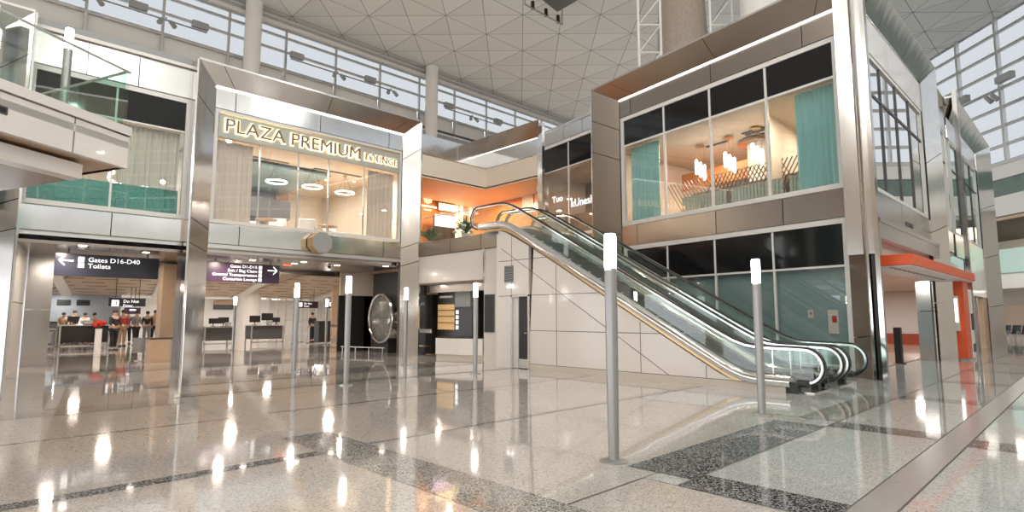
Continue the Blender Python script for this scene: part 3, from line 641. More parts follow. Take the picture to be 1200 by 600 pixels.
# ================================================================== ESCALATORS (run along Y, X = 11.8 .. 14.9)
SL = .577; YB, YT, ZU = 5.3, 12.4, 4.1
def sw(y):  # floor / step line height with eased ends
    def soft(a): return .5*(a+sqrt(a*a+.06))
    return SL*(soft(y-YB)-soft(y-YT))-SL*0
def railpath(x, off=0., r=.36):
    pts = []
    for i in range(13): a = -pi/2-.25-(pi-.25)*i/12; pts.append((x, 4.1+(r-off)*cos(a), .53+(r-off)*sin(a)))
    for i in range(40): y = 4.3+(13.6-4.3)*i/39; pts.append((x, y, .89-off+sw(y)))
    for i in range(13): a = pi/2-(pi-.1)*i/12; pts.append((x, 13.75+(r-off)*cos(a), ZU+.53+(r-off)*sin(a)))
    return pts
def escalator(xa, xb, lab, near):
    t = thing('escalator', lab, 'escalator', ((xa+xb)/2, 5, 0), 'side by side escalators')
    for x in (xa, xb):
        B().use('rubber').sweep(railpath(x), [(-.042,-.018),(.042,-.018),(.05,0),(.038,.02),(-.038,.02),(-.05,0)], (1,0,0)).build('handrail', None, t, True)
        B().use('polished').sweep(railpath(x, .035), [(-.03,-.03),(.03,-.03),(.03,.02),(-.03,.02)], (1,0,0)).build('handrail_guide', None, t, True)
        # glass balustrade
        b = B().use('glass_clear'); top = railpath(x, .06); poly_t = [p for p in top if 1]
        n = 40
        for i in range(n):
            y0 = 3.95+(13.95-3.95)*i/n; y1 = 3.95+(13.95-3.95)*(i+1)/n
            b.hexa([Vector((x+q*.006, y, z)) for (y, z, q) in ((y0,.15+sw(y0),-1),(y1,.15+sw(y1),-1),(y1,.15+sw(y1),1),(y0,.15+sw(y0),1),(y0,.80+sw(y0),-1),(y1,.80+sw(y1),-1),(y1,.80+sw(y1),1),(y0,.80+sw(y0),1))])
        b.build('glass_balustrade', None, t)
        b = B().use('polished')
        ys = lin(4.35, 13.6, 40); side = -1 if x == xa else 1
        b.sweep([(x+side*.04, y, .24+sw(y)) for y in ys], [(-.13,-.06),(-.13,.0),(-.10,.06),(-.03,.09),(.13,.05),(.13,-.05),(.0,-.12),(-.09,-.12)] if side < 0 else [(-.13,-.05),(-.13,.05),(.03,.09),(.10,.06),(.13,.0),(.13,-.06),(.09,-.12),(0,-.12)], (1,0,0))
        b.build('deck_cover', None, t, True)
        b = B().use('step_metal'); b.sweep([(x-side*.13, y, .02+sw(y)) for y in ys], [(-.01,-.1),(.01,-.1),(.01,.2),(-.01,.2)], (1,0,0)); b.build('skirt_panel', None, t)
        B().use('rubber').box(x-.08,x+.08,4.22,4.42,.0,.22).cyl((x,4.05,.2),(x,4.25,.2),.075,n=12).build('handrail_inlet', None, t)
        B().use('polished').cyl((x-side*.1,4.75,.05),(x-side*.1,4.75,.86),.018,n=10).build('guide_post', None, t)
    # steps
    y = 5.0; k = 0
    while y < 12.6:
        z = max(0, min(ZU, SL*(y-YB))) ; b = B().use('step_metal').box(xa+.14, xb-.14, y, y+.36, z-.16, z+.02)
        b.use('white_metal').box(xa+.14, xb-.14, y-.004, y+.012, z+.0, z+.024)
        b.build('step', None, t); y += .36; k += 1
    B().use('steel').box(xa+.13,xb-.13,4.0,5.0,-.0,.03).build('floor_plate', None, t); B().use('steel').box(xa+.13,xb-.13,12.9,13.6,ZU-.1,ZU+.02).build('floor_plate', None, t)
    B().use('gold_trim').box(xa+.14,xb-.14,4.86,5.02,.03,.05).build('comb_plate', None, t)
    # truss underside closing the machine
    b = B().use('dark_grey'); b.slab([(xa+.14,4.9,.0),(xa+.14,12.9,SL*(12.4-YB)-.35),(xa+.14,12.9,SL*(12.4-YB)-.6),(xa+.14,5.6,.0)], (xb-xa-.28,0,0)); b.build('truss', None, t)
    if near: 
        ys = lin(4.6, 13.4, 40)
        B().use('gold_trim').sweep([(xa-.06, y_, .055+sw(y_)) for y_ in ys], [(-.02,-.03),(.02,-.03),(.02,.05),(-.02,.05)], (1,0,0)).build('outer_trim', None, t)
    return t
escalator(11.92, 13.05, 'escalator nearest the cream wall, with steel decks and black handrails', True)
escalator(13.45, 14.75, 'farther escalator beside the teal shop hoarding, with glass sides and black handrails', False)
struct(B().use('steel').sweep([(13.25, y, .2+sw(y)) for y in lin(4.5,13.4,40)], [(-.12,-.1),(.12,-.1),(.12,.03),(-.12,.03)], (1,0,0)).use('steel').sweep([(15.0, y, .16+sw(y)) for y in lin(4.5,13.4,40)], [(-.15,-.1),(.15,-.1),(.15,.03),(-.15,.03)], (1,0,0)).build('trim_10'))
# cladding wall below the near escalator (front face X = 11.86)
XW = 11.84
def wl_top(y): return max(0., -.01+sw(y))
ys = [5.2]+lin(5.5,12.4,24)+[12.72]
b = B().use('cream_panel')
D0, D1, DZ = 11.45, 12.12, 2.07
poly1 = [(XW,y,.16) for y in (5.2, D0)]+[(XW,y,max(.17,wl_top(y))) for y in reversed([q for q in ys if q <= D0])]
b.slab(poly1, (.12,0,0))
b.slab([(XW,D0,DZ),(XW,12.72,DZ),(XW,12.72,4.1),(XW,12.4,wl_top(12.4)),(XW,D0,wl_top(D0))], (.12,0,0))
b.slab([(XW,12.15,0),(XW,12.72,0),(XW,12.72,DZ),(XW,12.15,DZ)], (.12,0,0))
b.use('plinth').box(XW-.01, XW+.14, 4.45, D0, 0, .16)
b.use('seam')
for z in (1.1, 2.1, 3.15):
    y0 = 5.2+max(0, z-.1)/SL if z > .3 else 5.2; b.box(XW-.003, XW, y0+.25, D0 if z < 2.08 else 12.7, z-.008, z+.008)
for y in (10.4, 7.75, 6.1, 12.15): b.box(XW-.003, XW, y-.008, y+.008, .16 if y < 11.4 else DZ, wl_top(y)-.03)
b.box(XW-.004, XW, 5.2, D0, .155, .172)
b.slab([(XW-.003, 12.6, 3.55), (XW-.003, 12.6, 3.53), (XW-.003, 7.0, .17), (XW-.003, 7.03, .17)], (.003,0,0))  # thin dark diagonal strip sloping with the escalator
b.use('cream_panel').box(XW, 13.4, 12.72, 12.8, 0, 4.0)
struct(b.build('wall_escalator_side'))
d = struct(B().use('steel').box(XW-.02,XW+.05,D0-.05,D0+.03,0,DZ+.05).box(XW-.02,XW+.05,D1,D1+.06,0,DZ+.05).box(XW-.02,XW+.05,D0-.05,D1+.06,DZ,DZ+.06).build('door_2'))
B().use('black').box(XW+.06,XW+.1,D0+.03,D0+.45,.01,DZ).build('door_leaf', None, d); B().use('cream_panel').box(XW+.05,XW+.1,D0+.47,D1,.01,DZ).build('side_leaf', None, d); B().use('polished').cyl((XW+.03,D0+.1,1.02),(XW+.03,D0+.2,1.02),.015,n=8).build('door_handle', None, d)
B().use('steel').box(XW+.045,XW+.06,D0+.04,D0+.44,.02,.28).build('kick_plate', None, d)
p = onX(597,321,XW); t = thing('vent_grille', 'small dark square vent grille high on the cream escalator wall', 'vent', p)
b = B().use('dark_grey').box(XW-.02,XW,p.y-.2,p.y+.2,p.z-.24,p.z+.24); b.use('grey')
for k in range(8): b.box(XW-.03,XW-.02,p.y-.19,p.y+.19,p.z-.22+k*.06,p.z-.2+k*.06)
b.build('louvre', None, t); B().use('cream_panel').box(XW-.025,XW,p.y-.23,p.y-.2,p.z-.27,p.z+.27).build('frame', None, t); B().use('cream_panel').box(XW-.025,XW,p.y+.2,p.y+.23,p.z-.27,p.z+.27).build('frame', None, t)
p = onX(601,334,XW); t = thing('emergency_light', 'small white twin emergency light under the vent on the cream wall', 'lamp', p)
B().use('white_metal').box(XW-.07,XW,p.y-.12,p.y+.12,p.z-.03,p.z+.05).build('housing', None, t, bevel=.01)
for s_ in (-1,1): B().use('led_line').ball((XW-.1,p.y+s_*.09,p.z-.05),.05).build('lamp_head', None, t, True)

# ================================================================== BRIDGE / UPPER LOBBY
XB = 12.9
b = B().use('steel_warm')
n3 = Vector((-1,0,0))
b.panels((XB,18.38,3.8),(XB,13.7,3.8),(XB,13.7,4.32),(XB,18.38,4.32),[0,.42,.78,1],[0,1],nrm=n3)
b.use('gold_trim').panels((XB,13.7,3.8),(XB-.4,12.85,3.8),(XB-.4,12.85,4.32),(XB,13.7,4.32),[0,1],[0,1],nrm=n3)
b.use('cream_panel').box(XB+.0,XB+.3,14.62,18.38,2.75,3.78).use('seam').box(XB+.02,XB+.3,12.9,18.3,3.78,4.3)
b.use('cream_panel').box(XB+.02,XB+.6,13.75,14.6,0,3.78).use('polished').box(XB-.02,XB+.04,14.56,14.62,2.75,3.8).box(XB-.03,XB+.05,13.68,13.76,0,2.2)
b.use('steel').slab([(13.0,12.85,3.8),(17.7,12.85,3.8),(18.5,17.3,3.8),(18.5,18.4,3.8),(13.0,18.4,3.8)],(0,0,.28)).use('wood_floor').slab([(12.95,12.85,4.08),(17.7,12.85,4.08),(18.5,17.3,4.08),(18.6,22,4.08),(12.95,22,4.08)],(0,0,.04))
struct(b.build('wall_bridge'))
t = thing('glass_railing', 'clear glass railing along the upstairs bridge left of the escalator tops', 'railing', (XB+.1,16,4.32))
for y0, y1 in ((13.95,15.4),(15.45,16.9),(16.95,18.3)): B().use('glass_clear').box(XB+.08,XB+.1,y0,y1,4.2,5.28).build('glass_panel', None, t)
B().use('alu').box(XB+.075,XB+.105,13.95,18.3,5.28,5.31).build('top_rail', None, t)
# fascias round the corner (Y = 18.45 and X = 16.4)
b = B(); XF = 16.4; YR = 18.45
b.use('steel_bright').panels((XB+.05,YR,7.95),(XF,YR,7.95),(XF,YR,8.75),(XB+.05,YR,8.75),[0,.53,1],[0,1],nrm=Vector((0,-1,0)))
b.use('cream_wall').box(XB+.05,XF,YR,YR+.3,7.05,7.93).use('gold_trim').box(XB+.05,XF,YR-.02,YR,7.93,7.96)
b.use('steel_bright').panels((XF,YR,7.95),(XF,15.3,7.95),(XF,15.3,8.6),(XF,YR,8.6),[0,1],[0,1],nrm=n3)
b.use('cream_wall').box(XF,XF+.3,15.3,YR,7.05,7.93)
b.use('steel_warm').panels((XF,YR,8.62),(XF,15.3,8.62),(XF-.35,14.95,9.2),(XF-.35,YR+.8,9.2),[0,.55,1],[0,1],nrm=n3)
b.use('led_line').box(XF-.05,XF,15.3,YR,8.6,8.63).use('dark_grey').box(XF-.01,XF+.02,17.3,17.45,8.25,8.32)
b.use('cream_ceiling').slab([(XB+.05,YR,7.0),(XF,YR,7.0),(XF,15.3,7.0),(18.45,17.35,7.0),(18.6,22,7.0),(XB+.05,22,7.0)],(0,0,.1))
b.use('polished').box(XF-.05,XF+.1,15.05,15.3,4.1,9.2)
struct(b.build('wall_lobby_fascia'))
b = B().use('wood_orange').box(13.0,16.6,22,22.2,4.12,7.0).use('cream_wall').box(16.6,18.7,22,22.2,4.12,7.0).use('wood_orange').box(18.6,18.75,17.4,22,4.12,7.0).use('steel').box(12.7,12.98,18.85,26,4.1,7.3)
struct(b.build('wall_lobby_back'))
for k, px in enumerate((535.5,541,552,559,566)):
    q = onY(px,250,21.95); tag(B().use('strip_warm').box(q.x-.05,q.x+.05,21.92,21.97,4.2,6.95).build('light_strip'), 'tall warm vertical light strip on the upstairs lobby wall, number %s from the left' % ('one','two','three','four','five')[k], 'light', 'vertical light strips in the lobby')
q = onY(501,238,21.9); t = thing('lobby_logo_sign', 'small glowing round flower emblem above a glowing bar on the orange upstairs wall', 'sign', q)
b = B().use('halo')
for k in range(8): a = 2*pi*k/8; b.torus(q+Vector((.17*cos(a),-.03,.42+.17*sin(a)-.2)), (0,1,0), .07, .018, n=10, m=5)
b.build('emblem', None, t, True); B().use('halo').box(q.x-.55,q.x+.5,q.y-.04,q.y-.02,q.z-.2,q.z-.12).build('name_bar', None, t); B().use('halo').box(q.x-.2,q.x+.2,q.y-.04,q.y-.02,q.z-.36,q.z-.31).build('subtitle_bar', None, t)
q = onY(525,247,21.9); t = thing('lobby_light_sign', 'glowing oblong white light sign on the orange upstairs wall right of the round emblem', 'sign', q)
B().use('halo').box(q.x-.58,q.x+.58,q.y-.06,q.y-.02,q.z-.02,q.z+.3).build('light_panel', None, t); B().use('brass').box(q.x-.6,q.x+.6,q.y-.03,q.y-.0,q.z-.05,q.z+.33).build('frame', None, t)
t = thing('lobby_screen', 'pale violet lit screen below the oblong light sign upstairs', 'screen', onY(521,262,21))
q = onY(521,260,21.3); mat('violet', (.5,.4,.7), emit=.7, ecol=(.62,.5,.85)); B().use('violet').box(q.x-.6,q.x+.6,21.25,21.28,q.z-.25,q.z+.3).build('screen', None, t); B().use('black').box(q.x-.62,q.x+.62,21.28,21.33,4.12,q.z+.32).build('housing', None, t)
t = thing('lobby_picture', 'white rectangular wall panel on the orange wall behind the escalator tops', 'panel', onX(619,236,18.58))
q = onX(619,236,18.58); B().use('white_plaster').box(18.53,18.58,q.y-.35,q.y+.35,q.z-.5,q.z+.5).build('board', None, t); B().use('alu').box(18.52,18.58,q.y-.38,q.y-.35,q.z-.5,q.z+.5).build('frame', None, t)
# plants
def leafy(t, c, r, h, n, m='leaf', nm='foliage', up=.6):
    b = B().use(m)
    for i in range(n):
        a = random.uniform(0,2*pi); l = random.uniform(.6,1)*h; sp = random.uniform(.2,1)*r; w_ = .02+.015*random.random()
        d_ = Vector((cos(a),sin(a),0)); s_ = Vector((-sin(a),cos(a),0)); pr = None
        for k in range(5):
            u = k/4; p_ = c+d_*(sp*u**1.3)+Vector((0,0,l*(u-.35*u*u*sp/r*1.2))); ww = w_*(sin(pi*(.15+.8*u)))+.002
            q_ = (b.bm.verts.new(p_-s_*ww), b.bm.verts.new(p_+Vector((0,0,.012))), b.bm.verts.new(p_+s_*ww))
            if pr: b.face([pr[0],pr[1],q_[1],q_[0]]); b.face([pr[1],pr[2],q_[2],q_[1]])
            pr = q_
    return b.build(nm, None, t)
pp = onX(505,280,13.5); t = thing('potted_fern', 'leafy green fern in a white bowl behind the glass railing upstairs', 'plant', (13.5,pp.y,4.12))
leafy(t, Vector((13.5,pp.y,4.4)), .55, .75, 150); B().use('white_plaster').lathe([(.16,0),(.3,.12),(.34,.3),(.3,.31),(.12,.2)], (13.5,pp.y,4.12), 24).build('bowl', None, t, True)
pp = onX(546,266,13.5); t = thing('flower_arrangement', 'arrangement of white flowers and greenery beside the escalator top', 'plant', (13.5,pp.y,4.12))
leafy(t, Vector((13.5,pp.y,4.5)), .5, .8, 90); B().use('white_plaster').lathe([(.12,0),(.2,.1),(.16,.35),(.19,.42),(.1,.4)], (13.5,pp.y,4.12), 20).build('vase', None, t, True)
for k in range(14):
    a = random.uniform(0,2*pi); r_ = random.uniform(.1,.42); B().use('petal').ball((13.5+r_*cos(a),pp.y+r_*sin(a),4.55+random.uniform(0,.42)),.085,8,.7).build('blossom', None, t, True)

# ================================================================== SHOPS UNDER THE BRIDGE
b = B().use('steel_warm').box(14.6,14.7,12.8,18.6,0,3.8).use('tan_wall').box(12.95,14.7,12.85,18.5,2.70,2.75)
b.use('steel_warm').box(XB+.35,XB+.5,14.62,18.3,2.4,2.75)
struct(b.build('wall_kiosk_back'))
def kx(px, X=13.55): return onX(px, 400, X).y
t = thing('black_display_case', 'tall black display case with white drawer beside the steel pier under the bridge', 'display case', (13.6,kx(499),0))
y0, y1 = kx(506), kx(491)
B().use('black_shop').box(13.55,14.2,y0,y1,.05,2.35).build('body', None, t); B().use('white_panel').box(13.5,13.55,y0+.02,y1-.02,.85,1.0).build('drawer', None, t); text('aCC', .16, (13.53,y1-.1,1.95), (0,-1,0), (0,0,1), 'alu', .004, t); B().use('gold_trim').box(13.52,13.55,y0,y1,.3,.36).build('trim_strip', None, t)
t = thing('vending_kiosk', 'black kiosk with lit yellow shelves and a column of white icons under the bridge', 'kiosk', (13.7,kx(525),0))
y0, y1 = kx(552), kx(511); ym = kx(533)
B().use('black_shop').box(13.6,14.3,y0,y1,.05,2.42).build('body', None, t)
B().use('shelf_lit').box(13.58,13.6,ym+.1,y1-.05,1.0,1.95).build('lit_shelves', None, t)
b = B().use('black_shop')
for z in (1.25,1.5,1.72): b.box(13.50,13.59,ym+.1,y1-.05,z,z+.025)
b.build('shelf', None, t)
B().use('grey').box(13.5,13.6,y0,ym-.05,1.85,2.5).build('header_panel', None, t)
B().use('petal').box(13.58,13.6,ym+.2,y1-.15,2.2,2.28).build('header_mark', None, t)
for k in range(4): B().use('sign_text').box(13.57,13.6,ym-.14,ym-.02,1.02+k*.19,1.15+k*.19).build('icon', None, t)
t = thing('service_counter', 'white angled service counter with dark plinth in front of the black kiosk', 'counter', (13.0,16.2,0))
cpts = [(12.75,17.05),(13.0,16.0),(13.4,15.2),(13.6,15.3),(13.5,17.05)]
B().use('white_panel').slab([(x,y,.14) for x,y in cpts], (0,0,.58)).build('front_panel', None, t); B().use('plinth').slab([(x+.04,y,0) for x,y in cpts], (0,0,.14)).build('plinth', None, t); B().use('black').slab([(x-.01,y,.72) for x,y in cpts], (0,0,.03)).build('counter_top', None, t)
p0 = onX(566,360,XB); t = thing('wall_screen', 'tall dark screen hung on the cream column under the bridge', 'screen', (XB,14.2,1.2))
B().use('black').box(XB-.04,XB+.02,kx(578,XB),kx(569,XB),1.0,2.2).build('screen', None, t); B().use('dark_grey').box(XB-.03,XB+.02,kx(579,XB),kx(568,XB),.97,2.23).build('frame', None, t)

# ================================================================== LAMP POSTS
def post(loc, label, src=[]):
    if not src:
        t = thing('lamp_post', label, 'lamp', (0,0,0), 'glowing lamp posts standing about the hall')
        B().use('post_metal').lathe([(.055,.01),(.062,.9),(.066,1.6),(.064,2.0)], n=20).build('pole', None, t, True)
        B().use('post_metal').lathe([(.145,0),(.145,.012),(.12,.02),(.06,.03)], n=28).build('base_plate', None, t, True)
        B().use('lamp_white').lathe([(.055,2.005),(.064,2.02),(.064,2.36),(.055,2.385)], n=20).build('lamp_head', None, t, True)
        B().use('polished').lathe([(.066,1.99),(.067,2.0),(.067,2.012),(.06,2.015)], n=20).build('collar', None, t, True)
        src.append(t); t.location = loc; return t
    return dup(src[0], loc, label)
for xy, lb in (((5.05,3.66),'nearest and tallest glowing lamp post, standing on the open floor left of the escalator end'),
    ((8.95,3.73),'glowing lamp post just in front of the lower escalator handrails'),
    ((6.3,11.64),'glowing lamp post on the open floor in front of the gates and exit sign'),
    ((10.0,11.63),'glowing lamp post in front of the black kiosk under the bridge'),
    ((6.7,15.2),'glowing lamp post on the floor in front of the dark checkpoint desk'),
    ((10.2,15.2),'glowing lamp post in front of the steel pier right of the silver ring display'),
    ((9.3,27.6),'small distant glowing lamp post beside the left checkpoint desk'),
    ((13.9,27.9),'small distant glowing lamp post in front of the black cabinet')):
    post((xy[0],xy[1],0), lb)

# ================================================================== BALCONY (top left)
BC = Vector((1.76, 10.13, 0)); bdir = Vector((-cos(radians(32)), -sin(radians(32)), 0)); bdir = Vector((.23-1.76, 9.08-10.13, 0)).normalized(); bin_ = Vector((1.12-1.76, 11.7-10.13, 0)).normalized()
def FBk(s, d, z): return Vector((BC.x+bdir.x*s+bin_.x*d, BC.y+bdir.y*s+bin_.y*d, z))
b = B(FBk).use('white_panel')
n_ = (FBk(0,-1,0)-FBk(0,0,0)); sl_ = [0, .87, 2.6, 4.4]
for i in range(3): b.box(sl_[i]+(.012 if i else 0), sl_[i+1]-.012, 0, .1, 3.72, 4.2)
b.box(0,6,0,8.6,4.02,4.12).use('white_panel').box(-.02,6,-.03,.25,4.22,4.35).box(-.02,.25,0,8.6,4.22,4.35)
b.use('seam').box(.02,6,.06,.2,3.74,4.24).use('white_panel').box(0,.1,.1,8.6,3.72,4.2)
b.use('wood_panel').box(0.02,6,.1,8.6,3.72,3.78)
b.use('white_panel').box(.55,6,.25,.5,3.45,3.66).use('steel_warm').box(.55,6,.35,8.5,3.46,3.7)
struct(b.build('wall_balcony'))
q = FBk(1.95, -.012, 4.0); t = thing('oblong_vent', 'dark rounded oblong vent set in the white balcony front', 'vent', q)
B(FBk).use('dark_grey').box(1.73,2.07,-.012,.02,3.93,4.04).build('grille', None, t, bevel=.03); B(FBk).use('black').box(1.76,2.04,-.016,.0,3.955,4.015).build('slot', None, t)
t = thing('glass_railing', 'green tinted glass railing round the balcony in the top left corner', 'railing', FBk(0,0,4.35))
for s0_, s1_ in ((.02,.85),(.87,2.4),(2.42,4.0)): B(FBk).use('glass_clear').box(s0_,s1_,.06,.075,4.25,5.22).build('glass_panel', None, t)
for d0_, d1_ in ((.1,1.2),(1.22,2.6),(2.62,4.2)): B(FBk).use('glass_green').box(.05,.065,d0_,d1_,4.25,5.22).build('glass_panel', None, t)
B(FBk).use('alu').box(0,4.2,.05,.085,5.215,5.24).box(.04,.075,.05,4.2,5.215,5.24).build('top_rail', None, t)
pb = FBk(.86, .5, 4.12); r_ = ray(80,80); k_ = hypot(pb.x,pb.y)/hypot(r_[0],r_[1])
pr_ = Vector((r_[0]*k_*1.02, r_[1]*k_*1.02, 4.12)); zz = H+ray(82,34)[2]*k_*1.02
t = dup([o for o in bpy.data.objects if o.name == 'lamp_post'][0], G(82,34,6.51)-Vector((0,0,2.385)), 'glowing lamp post standing on the balcony behind the green glass railing'); t['group'] = ''
del t['group']
# steel column and screens behind the railing
struct(B().use('frame_white').box(-.3,.35,18.1,18.3,4.2,9).build('trim_11'))

# ================================================================== PASSAGE + CHECKPOINT HALL BEHIND THE LEFT FACADE
# soffit, jambs
b = B().use('steel_warm').box(-6,12.6,18.95,23.2,3.38,3.46).use('white_plaster').box(-6,40,23.2,23.5,3.39,4.6).box(-6,60,23.2,27,4.5,4.6)
b.use('steel_warm').box(5.0,12.8,23.15,23.25,3.2,3.5)
struct(b.build('ceiling_passage'))
b = B().use('wood_ceiling').slab([(-8,26.5,4.35),(60,26.5,4.35),(60,44,2.85),(-8,44,2.85)], (0,0,.1))
b.use('seam')
for k in range(12):
    y = 26.7+k*1.45; z = 4.35-1.5*(y-26.5)/17.5
    for j in range(40): x = -7+j*1.5+(k%2)*.4; b.box(x,x+1.0,y,y+.07,z-.02,z+.0)
for x in (4.1,9.2,14.4,19.6,24.8): b.slab([(x,26.5,4.33),(x+.06,26.5,4.33),(x+.06,44,2.83),(x,44,2.83)], (0,0,.01))
b.use('white_plaster')
for x in (1.8,6.5,11.6,17.5,23): b.slab([(x,26.5,4.2),(x+.5,26.5,4.2),(x+.5+3,44,2.7),(x+3,44,2.7)], (0,0,.15))
b.box(-8,60,43.8,56,3.0,3.1)
struct(b.build('ceiling_checkpoint'))
for k in range(14):
    x = 3+k*2.2; y = 46+(k%3)*2.5
    t = thing('ceiling_downlight', 'distant white downlight in the low white ceiling beyond the wooden ceiling', 'light', (x,y,3.0), 'distant white downlights')
    B().use('down').cyl((x,y,2.985),(x,y,2.995),.35,n=14).build('lens', None, t); B().use('white_metal').cyl((x,y,2.99),(x,y,3.0),.4,n=14).build('trim_ring', None, t)
sp1 = [(97,287),(171,294),(96,290.5)]; 
spots([(97,288),(171,296)], 3.38, 'ceiling_downlight', ['oval downlight in the steel soffit above the arrow of the left gates sign','small downlight in the steel soffit near the right end of the left gates sign'], None, .09)
for o in bpy.data.objects:
    if o.get('group') is None and 'group' in o.keys(): del o['group']
spots([(296,305),(345,309),(356,307),(395,311),(452,312)], 3.38, 'ceiling_downlight', ['small downlight above the purple gates and exit sign','downlight just right of the red emergency exit sign','second downlight right of the red emergency exit sign','downlight in the soffit left of the black camera dome','downlight in the soffit nearest the silver ring display'], 'soffit downlights over the passage', .1)
t = thing('dome_camera', 'small black dome camera under the soffit between the downlights', 'camera', G(386,311,3.38)); q = G(386,311,3.38)
B().use('black').ball((q.x,q.y,3.33),.07,14).build('dome', None, t, True); B().use('white_metal').cyl((q.x,q.y,3.36),(q.x,q.y,3.38),.1,n=18).build('mount', None, t)
# jambs of the two openings
b = B().use('white_panel').panels((1.02,18.9,0),(1.55,22.6,0),(1.55,22.6,3.4),(1.02,18.9,3.4),[0,1],[0,.55,1],nrm=Vector((1,-.1,0)))
b.use('steel').panels((1.6,22.6,0),(2.25,22.9,0),(2.25,22.9,3.4),(1.6,22.6,3.4),[0,1],[0,.5,1],nrm=Vector((0,-1,0)))
b.use('seam').slab([(.85,19,0),(.98,19,0),(1.5,22.7,0),(1.35,22.7,0)],(0,0,3.4)).use('steel').box(1.6,2.2,22.95,23.4,0,3.4)
b.use('steel_warm').box(4.86,5.2,18.95,19.6,0,3.4).use('wood_panel').box(5.2,6.0,22.6,23.2,.0,3.3)
b.use('steel_warm').box(onY(426,400,23).x,onY(438,400,23).x,23,23.4,0,3.4).box(12.72,12.95,18.95,19.5,0,3.4).use('dark_grey').box(13.6,13.7,18.95,23,0,3.4).use('cream_wall').box(12.0,13.6,22.9,23.0,2.4,3.4).use('black').box(12.0,13.6,23,23.1,0,2.4)
struct(b.build('wall_passage_jambs'))
# hanging signs
def hsign(px0, px1, pyt, pyb, Y, m, name, label, zt=3.38):
    a = onY(px0,pyt,Y); c_ = onY(px1,pyt,Y); z0 = onY((px0+px1)/2,pyb,Y).z; z1 = a.z
    t = thing(name, label, 'sign', ((a.x+c_.x)/2,Y,z0))
    B().use(m).box(a.x,c_.x,Y,Y+.12,z0,z1).build('sign_board', None, t)
    for x in (a.x+.3,c_.x-.3): B().use('dark_grey').cyl((x,Y+.06,z1),(x,Y+.06,max(zt,z1+.02)),.02,n=8).build('hanger', None, t)
    return t, a.x, c_.x, z0, z1
def arrow(t, x, Y, z, l, dr=-1, m='sign_text'):
    b = B().use(m).box(min(x,x+dr*l),max(x,x+dr*l),Y-.012,Y,z-.018,z+.018)
    for q in (-1,1):
        tip = Vector((x+dr*l,Y-.012,z)); e = tip+Vector((-dr*l*.4,0,q*l*.4)); pv = Vector((0,0,.03))
        b.slab([tip-pv*.7, tip+pv*.7, e+pv*.7, e-pv*.7], (0,.012,0))
    b.build('arrow', None, t)
def icon(t, x, Y, z, s, m='sign_text', cut='sign_blue', red=False):
    b = B().use(m).box(x,x+s,Y-.012,Y,z,z+s); b.use('red' if red else cut).box(x+s*.3,x+s*.42,Y-.016,Y-.012,z+s*.2,z+s*.8).box(x+s*.58,x+s*.7,Y-.016,Y-.012,z+s*.2,z+s*.8); b.build('icon', None, t)
t, xa, xb, z0, z1 = hsign(65,187,296,325,20.5,'sign_blue','gate_sign','wide dark hanging sign with left arrow reading Gates D16-D40 and Toilets')
arrow(t, xa+.42, 20.5, z1-.2, .33); icon(t, xa+.53, 20.5, z1-.22, .14); icon(t, xa+.53, 20.5, z1-.39, .14)
text('Gates D16-D40', .185, (xa+.76,20.49,z1-.21), (1,0,0), (0,0,1), 'sign_text', .004, t, sx=1.08); text('Toilets', .185, (xa+.76,20.49,z1-.39), (1,0,0), (0,0,1), 'sign_text', .004, t, sx=1.08)
t, xa, xb, z0, z1 = hsign(242,328,306,331,20.5,'sign_purple','gate_sign','purple hanging sign with right arrow reading Gates D1-D15, Exit, Ground Transportation')
arrow(t, xb-.42, 20.5, z1-.2, .33, 1)
for k, s_ in enumerate(('Gates D1-D15','Exit / Bag Claim','Ground Transportation','Centurion Lounge')):
    text(s_, .14, (xb-.78,20.49,z1-.16-k*.145), (1,0,0), (0,0,1), 'sign_text', .004, t, align='RIGHT', sx=1.08); icon(t, xb-.73, 20.5, z1-.17-k*.145, .11, cut='sign_purple')
t = thing('exit_sign', 'small glowing red exit sign under the soffit right of the purple sign', 'sign', onY(337,306,20.8)); q = onY(337,306,20.8)
B().use('red_lit').box(q.x-.16,q.x+.16,20.78,20.8,q.z-.17,q.z+.0).build('lit_panel', None, t); B().use('red_lit').ball((q.x,20.8,q.z+.1),.09,12).build('beacon', None, t, True); text('EXIT', .12, (q.x-.14,20.77,q.z-.13), (1,0,0), (0,0,1), 'sign_text', .003, t)
t, xa, xb, z0, z1 = hsign(128,171,349,359,36,'sign_blue','checkpoint_sign','small distant black sign with red no-entry icon above the crowd', 3.6)
icon(t, xa+.12, 36, z1-.43, .32, red=True); text('Do Not', .22, (xa+.62,35.98,z1-.24), (1,0,0), (0,0,1), 'sign_text', .004, t); text('Enter', .2, (xa+.62,35.98,z1-.46), (1,0,0), (0,0,1), 'sign_text', .004, t)
t, xa, xb, z0, z1 = hsign(348,373,353,361,38,'sign_purple','checkpoint_sign','small distant black sign with red icon above the glass screens', 3.5)
icon(t, xa+.1, 38, z1-.36, .28, red=True); text('Do Not', .17, (xa+.5,37.98,z1-.2), (1,0,0), (0,0,1), 'sign_text', .004, t); text('Enter', .17, (xa+.5,37.98,z1-.38), (1,0,0), (0,0,1), 'sign_text', .004, t)
t, xa, xb, z0, z1 = hsign(385,403,353,361,38,'sign_blue','checkpoint_sign','small distant black sign with three white icons beside the lamp post', 3.5)
for k in range(3): icon(t, xa+.08+k*.36, 38, z1-.36, .28)
t, xa, xb, z0, z1 = hsign(146,165,360.5,368,40,'sign_purple','checkpoint_sign','small purple sign with one white line hanging over the queue', 3.3)
B().use('sign_text').box(xa+.25,xb-.25,39.97,39.99,z0+.2,z0+.28).build('lettering_bar', None, t)
